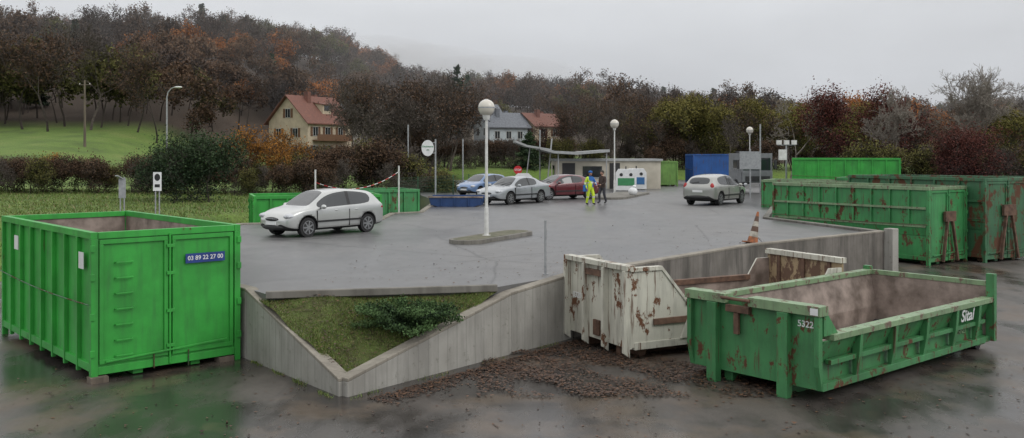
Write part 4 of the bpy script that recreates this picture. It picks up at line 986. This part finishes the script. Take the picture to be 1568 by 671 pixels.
def bank(x, y, body, band):
    b = B(); b.prism([(-.75, .05), (.75, .05), (.75, 1.3), (.55, 1.6), (-.55, 1.6), (-.75, 1.3)], 'y', 0, 1.2, 0)
    for u in (-.35, .35): b.cyl((u, -.02, 1.2), (u, .02, 1.2), .12, n=16, mat=2)
    b.box(-.6, .6, -.015, -.003, .4, .95, 1); b.cyl((0, .6, 1.6), (0, .6, 1.8), .05, mat=2)
    b.done("recycling_bin", [body, band, m_dark], loc=(x, y, 0), rz=-.1, bevel=.03)
bank(8.3, 66.5, m_whitesign, M("bin_green", (0.05, 0.25, 0.1))); bank(9.4, 69, m_whitesign, M("bin_blue", (0.04, 0.15, 0.35))); bank(10.1, 71.5, m_greenL, m_whitesign)
b = B(); b.sph((0, 0, .25), .3, (1, .8, .85), mat=0); b.sph((.1, .05, .55), .12, (1, 1, .9), mat=0); b.done("refuse_sack", [m_whitesign], loc=(7.6, 57.5, .1))

# ------------------------------------------------------------------ people
m_skin = M("skin", (0.45, 0.26, 0.19)); m_hv = M("hi_vis_yellow", (0.55, 0.72, 0.03), (0.42, 0.58, 0.03), 9, .7); m_bl = M("work_blue", (0.02, 0.12, 0.38), None, 8, .8)
m_refl = M("reflective_band", (0.6, 0.6, 0.58)); m_jk = M("jacket_dark", (0.06, 0.04, 0.035), None, 9, .9); m_jn = M("trousers_dark", (0.05, 0.05, 0.06), None, 9, .9)
m_hair = M("hair_dark", (0.03, 0.02, 0.015)); m_shoe = M("shoe_black", (0.02, 0.02, 0.02))
def person(name, loc, rz, J, zones, mats, hat=None, bulk=1.0):
    """J: joint dict; person faces -y"""
    root = bpy.data.objects.new(name, None); scene.collection.objects.link(root); root.location = loc; root.rotation_euler = (0, 0, rz)
    names = ['pel', 'spi', 'che', 'nec', 'hea', 'shl', 'ell', 'wrl', 'hal', 'shr', 'elr', 'wrr', 'har', 'hpl', 'knl', 'anl', 'tol', 'hpr', 'knr', 'anr', 'tor']
    rad = dict(pel=(.16, .12), spi=(.155, .115), che=(.175, .125), nec=(.06, .06), hea=(.06, .06), shl=(.075, .075), ell=(.055, .055), wrl=(.036, .036), hal=(.04, .025), hpl=(.105, .105), knl=(.075, .075), anl=(.055, .055), tol=(.045, .035))
    ed = [('pel', 'spi'), ('spi', 'che'), ('che', 'nec'), ('nec', 'hea'), ('che', 'shl'), ('shl', 'ell'), ('ell', 'wrl'), ('wrl', 'hal'), ('che', 'shr'), ('shr', 'elr'), ('elr', 'wrr'), ('wrr', 'har'), ('pel', 'hpl'), ('hpl', 'knl'), ('knl', 'anl'), ('anl', 'tol'), ('pel', 'hpr'), ('hpr', 'knr'), ('knr', 'anr'), ('anr', 'tor')]
    ix = {n_: i for i, n_ in enumerate(names)}
    me = bpy.data.meshes.new("body"); me.from_pydata([J[n_] for n_ in names], [(ix[a_], ix[b_]) for a_, b_ in ed], [])
    o = to_obj(me, "body"); sk_ = o.modifiers.new("skin", 'SKIN'); sk_.use_smooth_shade = True
    if not me.skin_vertices: me.skin_vertices.new()
    lay = me.skin_vertices[0].data
    for n_ in names:
        key = n_ if n_ in rad else n_[:-1] + 'l'; r_ = rad[key]; lay[ix[n_]].radius = (r_[0] * bulk, r_[1] * bulk); lay[ix[n_]].use_root = (n_ == 'pel')
    ssf = o.modifiers.new("s", 'SUBSURF'); ssf.levels = 2
    dg = bpy.context.evaluated_depsgraph_get(); me2 = bpy.data.meshes.new_from_object(o.evaluated_get(dg)); bpy.data.objects.remove(o)
    for m_ in mats: me2.materials.append(m_)
    for p in me2.polygons:
        c = p.center; p.material_index = zones(c, 0, (c - Vector(J['hal'])).length < .075 or (c - Vector(J['har'])).length < .075); p.use_smooth = True
    o = to_obj(me2, "body"); o.parent = root
    b = B(); h = Vector(J['hea']) + Vector((0, -.02, .11))
    b.sph(h, .105, (.82, .98, 1.18), mat=0); b.sph(h + Vector((0, .018, .03)), .112, (.86, 1.0, 1.12), mat=1)
    b.sph(h + Vector((0, -.112, -.02)), .02, (.7, 1, 1.3), mat=0); b.sph(h + Vector((0, -.098, -.065)), .018, (1.3, .4, .35), mat=3)
    for s in (-1, 1): b.sph(h + Vector((s * .032, -.098, .01)), .011, mat=2); b.sph(h + Vector((s * .088, -.0, -.01)), .024, (.4, .8, 1.2), mat=0)
    if hat: b.sph(h + Vector((0, .0, .07)), .118, (.9, 1.02, .7), mat=4)
    for side in ('l', 'r'):
        wv = Vector(J['ha' + side]); d = (wv - Vector(J['wr' + side])).normalized(); sd = d.cross(Vector((0, 1, 0))).normalized()
        for q, ln in enumerate((.065, .078, .082, .072)):
            base = wv + Vector((0, (q - 1.5) * .02, 0)) + d * .01; mid_ = base + d * ln * .6; tip = mid_ + (d + sd * (.6 if side == 'l' else -.6)).normalized() * ln * .5
            b.cyl(base, mid_, .0095, .009, n=7, mat=0); b.cyl(mid_, tip, .009, .007, n=7, mat=0)
        tb = wv - d * .03 + Vector((0, -.03, 0)); b.cyl(tb, tb + Vector((0, -.035, 0)) + d * .03, .012, .009, n=7, mat=0)
    b.done("head_and_fingers", [m_skin, m_hair, m_black, m_red, hat or m_hair], parent=root)
    return root
def pose(**k):
    J = dict(pel=(0, 0, .96), spi=(0, 0, 1.14), che=(0, .01, 1.34), nec=(0, 0, 1.50), hea=(0, -.01, 1.56), shl=(.19, .01, 1.42), shr=(-.19, .01, 1.42), ell=(.26, .03, 1.14), elr=(-.26, .03, 1.14), wrl=(.27, -.06, .90), wrr=(-.27, -.06, .90), hal=(.27, -.09, .83), har=(-.27, -.09, .83),
             hpl=(.10, 0, .88), hpr=(-.10, 0, .88), knl=(.12, -.02, .49), knr=(-.12, -.02, .49), anl=(.13, .03, .08), anr=(-.13, .03, .08), tol=(.15, -.13, .04), tor=(-.15, -.13, .04))
    J.update(k); return J
def z_worker(c, dw, hand):
    if hand: return 0
    if c.z < .11: return 4
    if c.z > 1.5: return 2
    if abs(c.z - 1.16) < .03 or abs(c.z - .42) < .03: return 3
    if c.z < .93: return 1
    if c.z > 1.26 and abs(c.x) < .16: return 2
    return 1 if c.x < .05 else 2
person("site_worker", (4.15, 48.6, 0), R(35), pose(ell=(.3, -.08, 1.16), wrl=(.2, -.3, 1.05), hal=(.14, -.36, 1.04), elr=(-.28, .08, 1.14), wrr=(-.3, -.05, .93), knl=(.14, -.12, .5), anl=(.15, -.08, .09), tol=(.17, -.24, .045), knr=(-.12, .03, .49), anr=(-.13, .14, .08), tor=(-.14, -.02, .04)), z_worker, [m_skin, m_hv, m_bl, m_refl, m_shoe], hat=m_bl, bulk=1.12)
def z_vis(c, dw, hand):
    if hand or c.z > 1.5: return 0
    if c.z < .10: return 3
    return 2 if c.z < .86 else 1
person("visitor", (4.95, 50.0, 0), R(-50), pose(ell=(.26, -.05, 1.15), wrl=(.16, -.26, 1.02), hal=(.1, -.32, 1.03), knr=(-.12, -.14, .5), anr=(-.12, -.1, .09), tor=(-.13, -.26, .045), knl=(.11, .02, .49), anl=(.12, .16, .09), tol=(.13, .0, .04)), z_vis, [m_skin, m_jk, m_jn, m_shoe], bulk=1.05)
b = B(); b.box(-.14, .14, -.02, .02, -.2, .14, 0); b.beam((-.1, 0, .14), (.1, 0, .2), .01, .02, 0); b.done("blue_bag", [m_bl], loc=(3.88, 48.4, .92), rz=.5, bevel=.01)

# ------------------------------------------------------------------ mist in the valley air and low cloud on the ridge
def mist(name, dens, build, loc):
    m = bpy.data.materials.new(name); m.use_nodes = True; nt = m.node_tree; nt.nodes.remove(nt.nodes["Principled BSDF"])
    vsn = nt.nodes.new("ShaderNodeVolumeScatter"); vsn.inputs['Density'].default_value = dens; vsn.inputs['Color'].default_value = (.98, .99, 1, 1)
    nt.links.new(vsn.outputs[0], nt.nodes["Material Output"].inputs['Volume'])
    b = B(); build(b); b.done(name, [m], loc=loc)
mist("mist", 0.0011, lambda b: b.box(-420, 420, 150, 520, -20, 140), (0, 0, 0))
def fog(b):
    for (x, y, z, rx, ry, rz_) in ((-34, 372, 41, 34, 22, 9), (-8, 380, 39, 40, 20, 8), (-60, 385, 46, 36, 18, 8), (24, 392, 36, 34, 16, 6)):
        b.sph((x, y, z), 1, (rx, ry, rz_), n=36, k=24)
for i_, (x, y, z, rx, ry, rz_) in enumerate(((-36, 360, 38, 30, 20, 8), (-8, 372, 35, 36, 20, 8), (-62, 380, 45, 34, 18, 7))):
    mist("fog_bank", 0.012, lambda b: b.sph((0, 0, 0), 1, (rx, ry, rz_), n=36, k=24), (x, y, z))
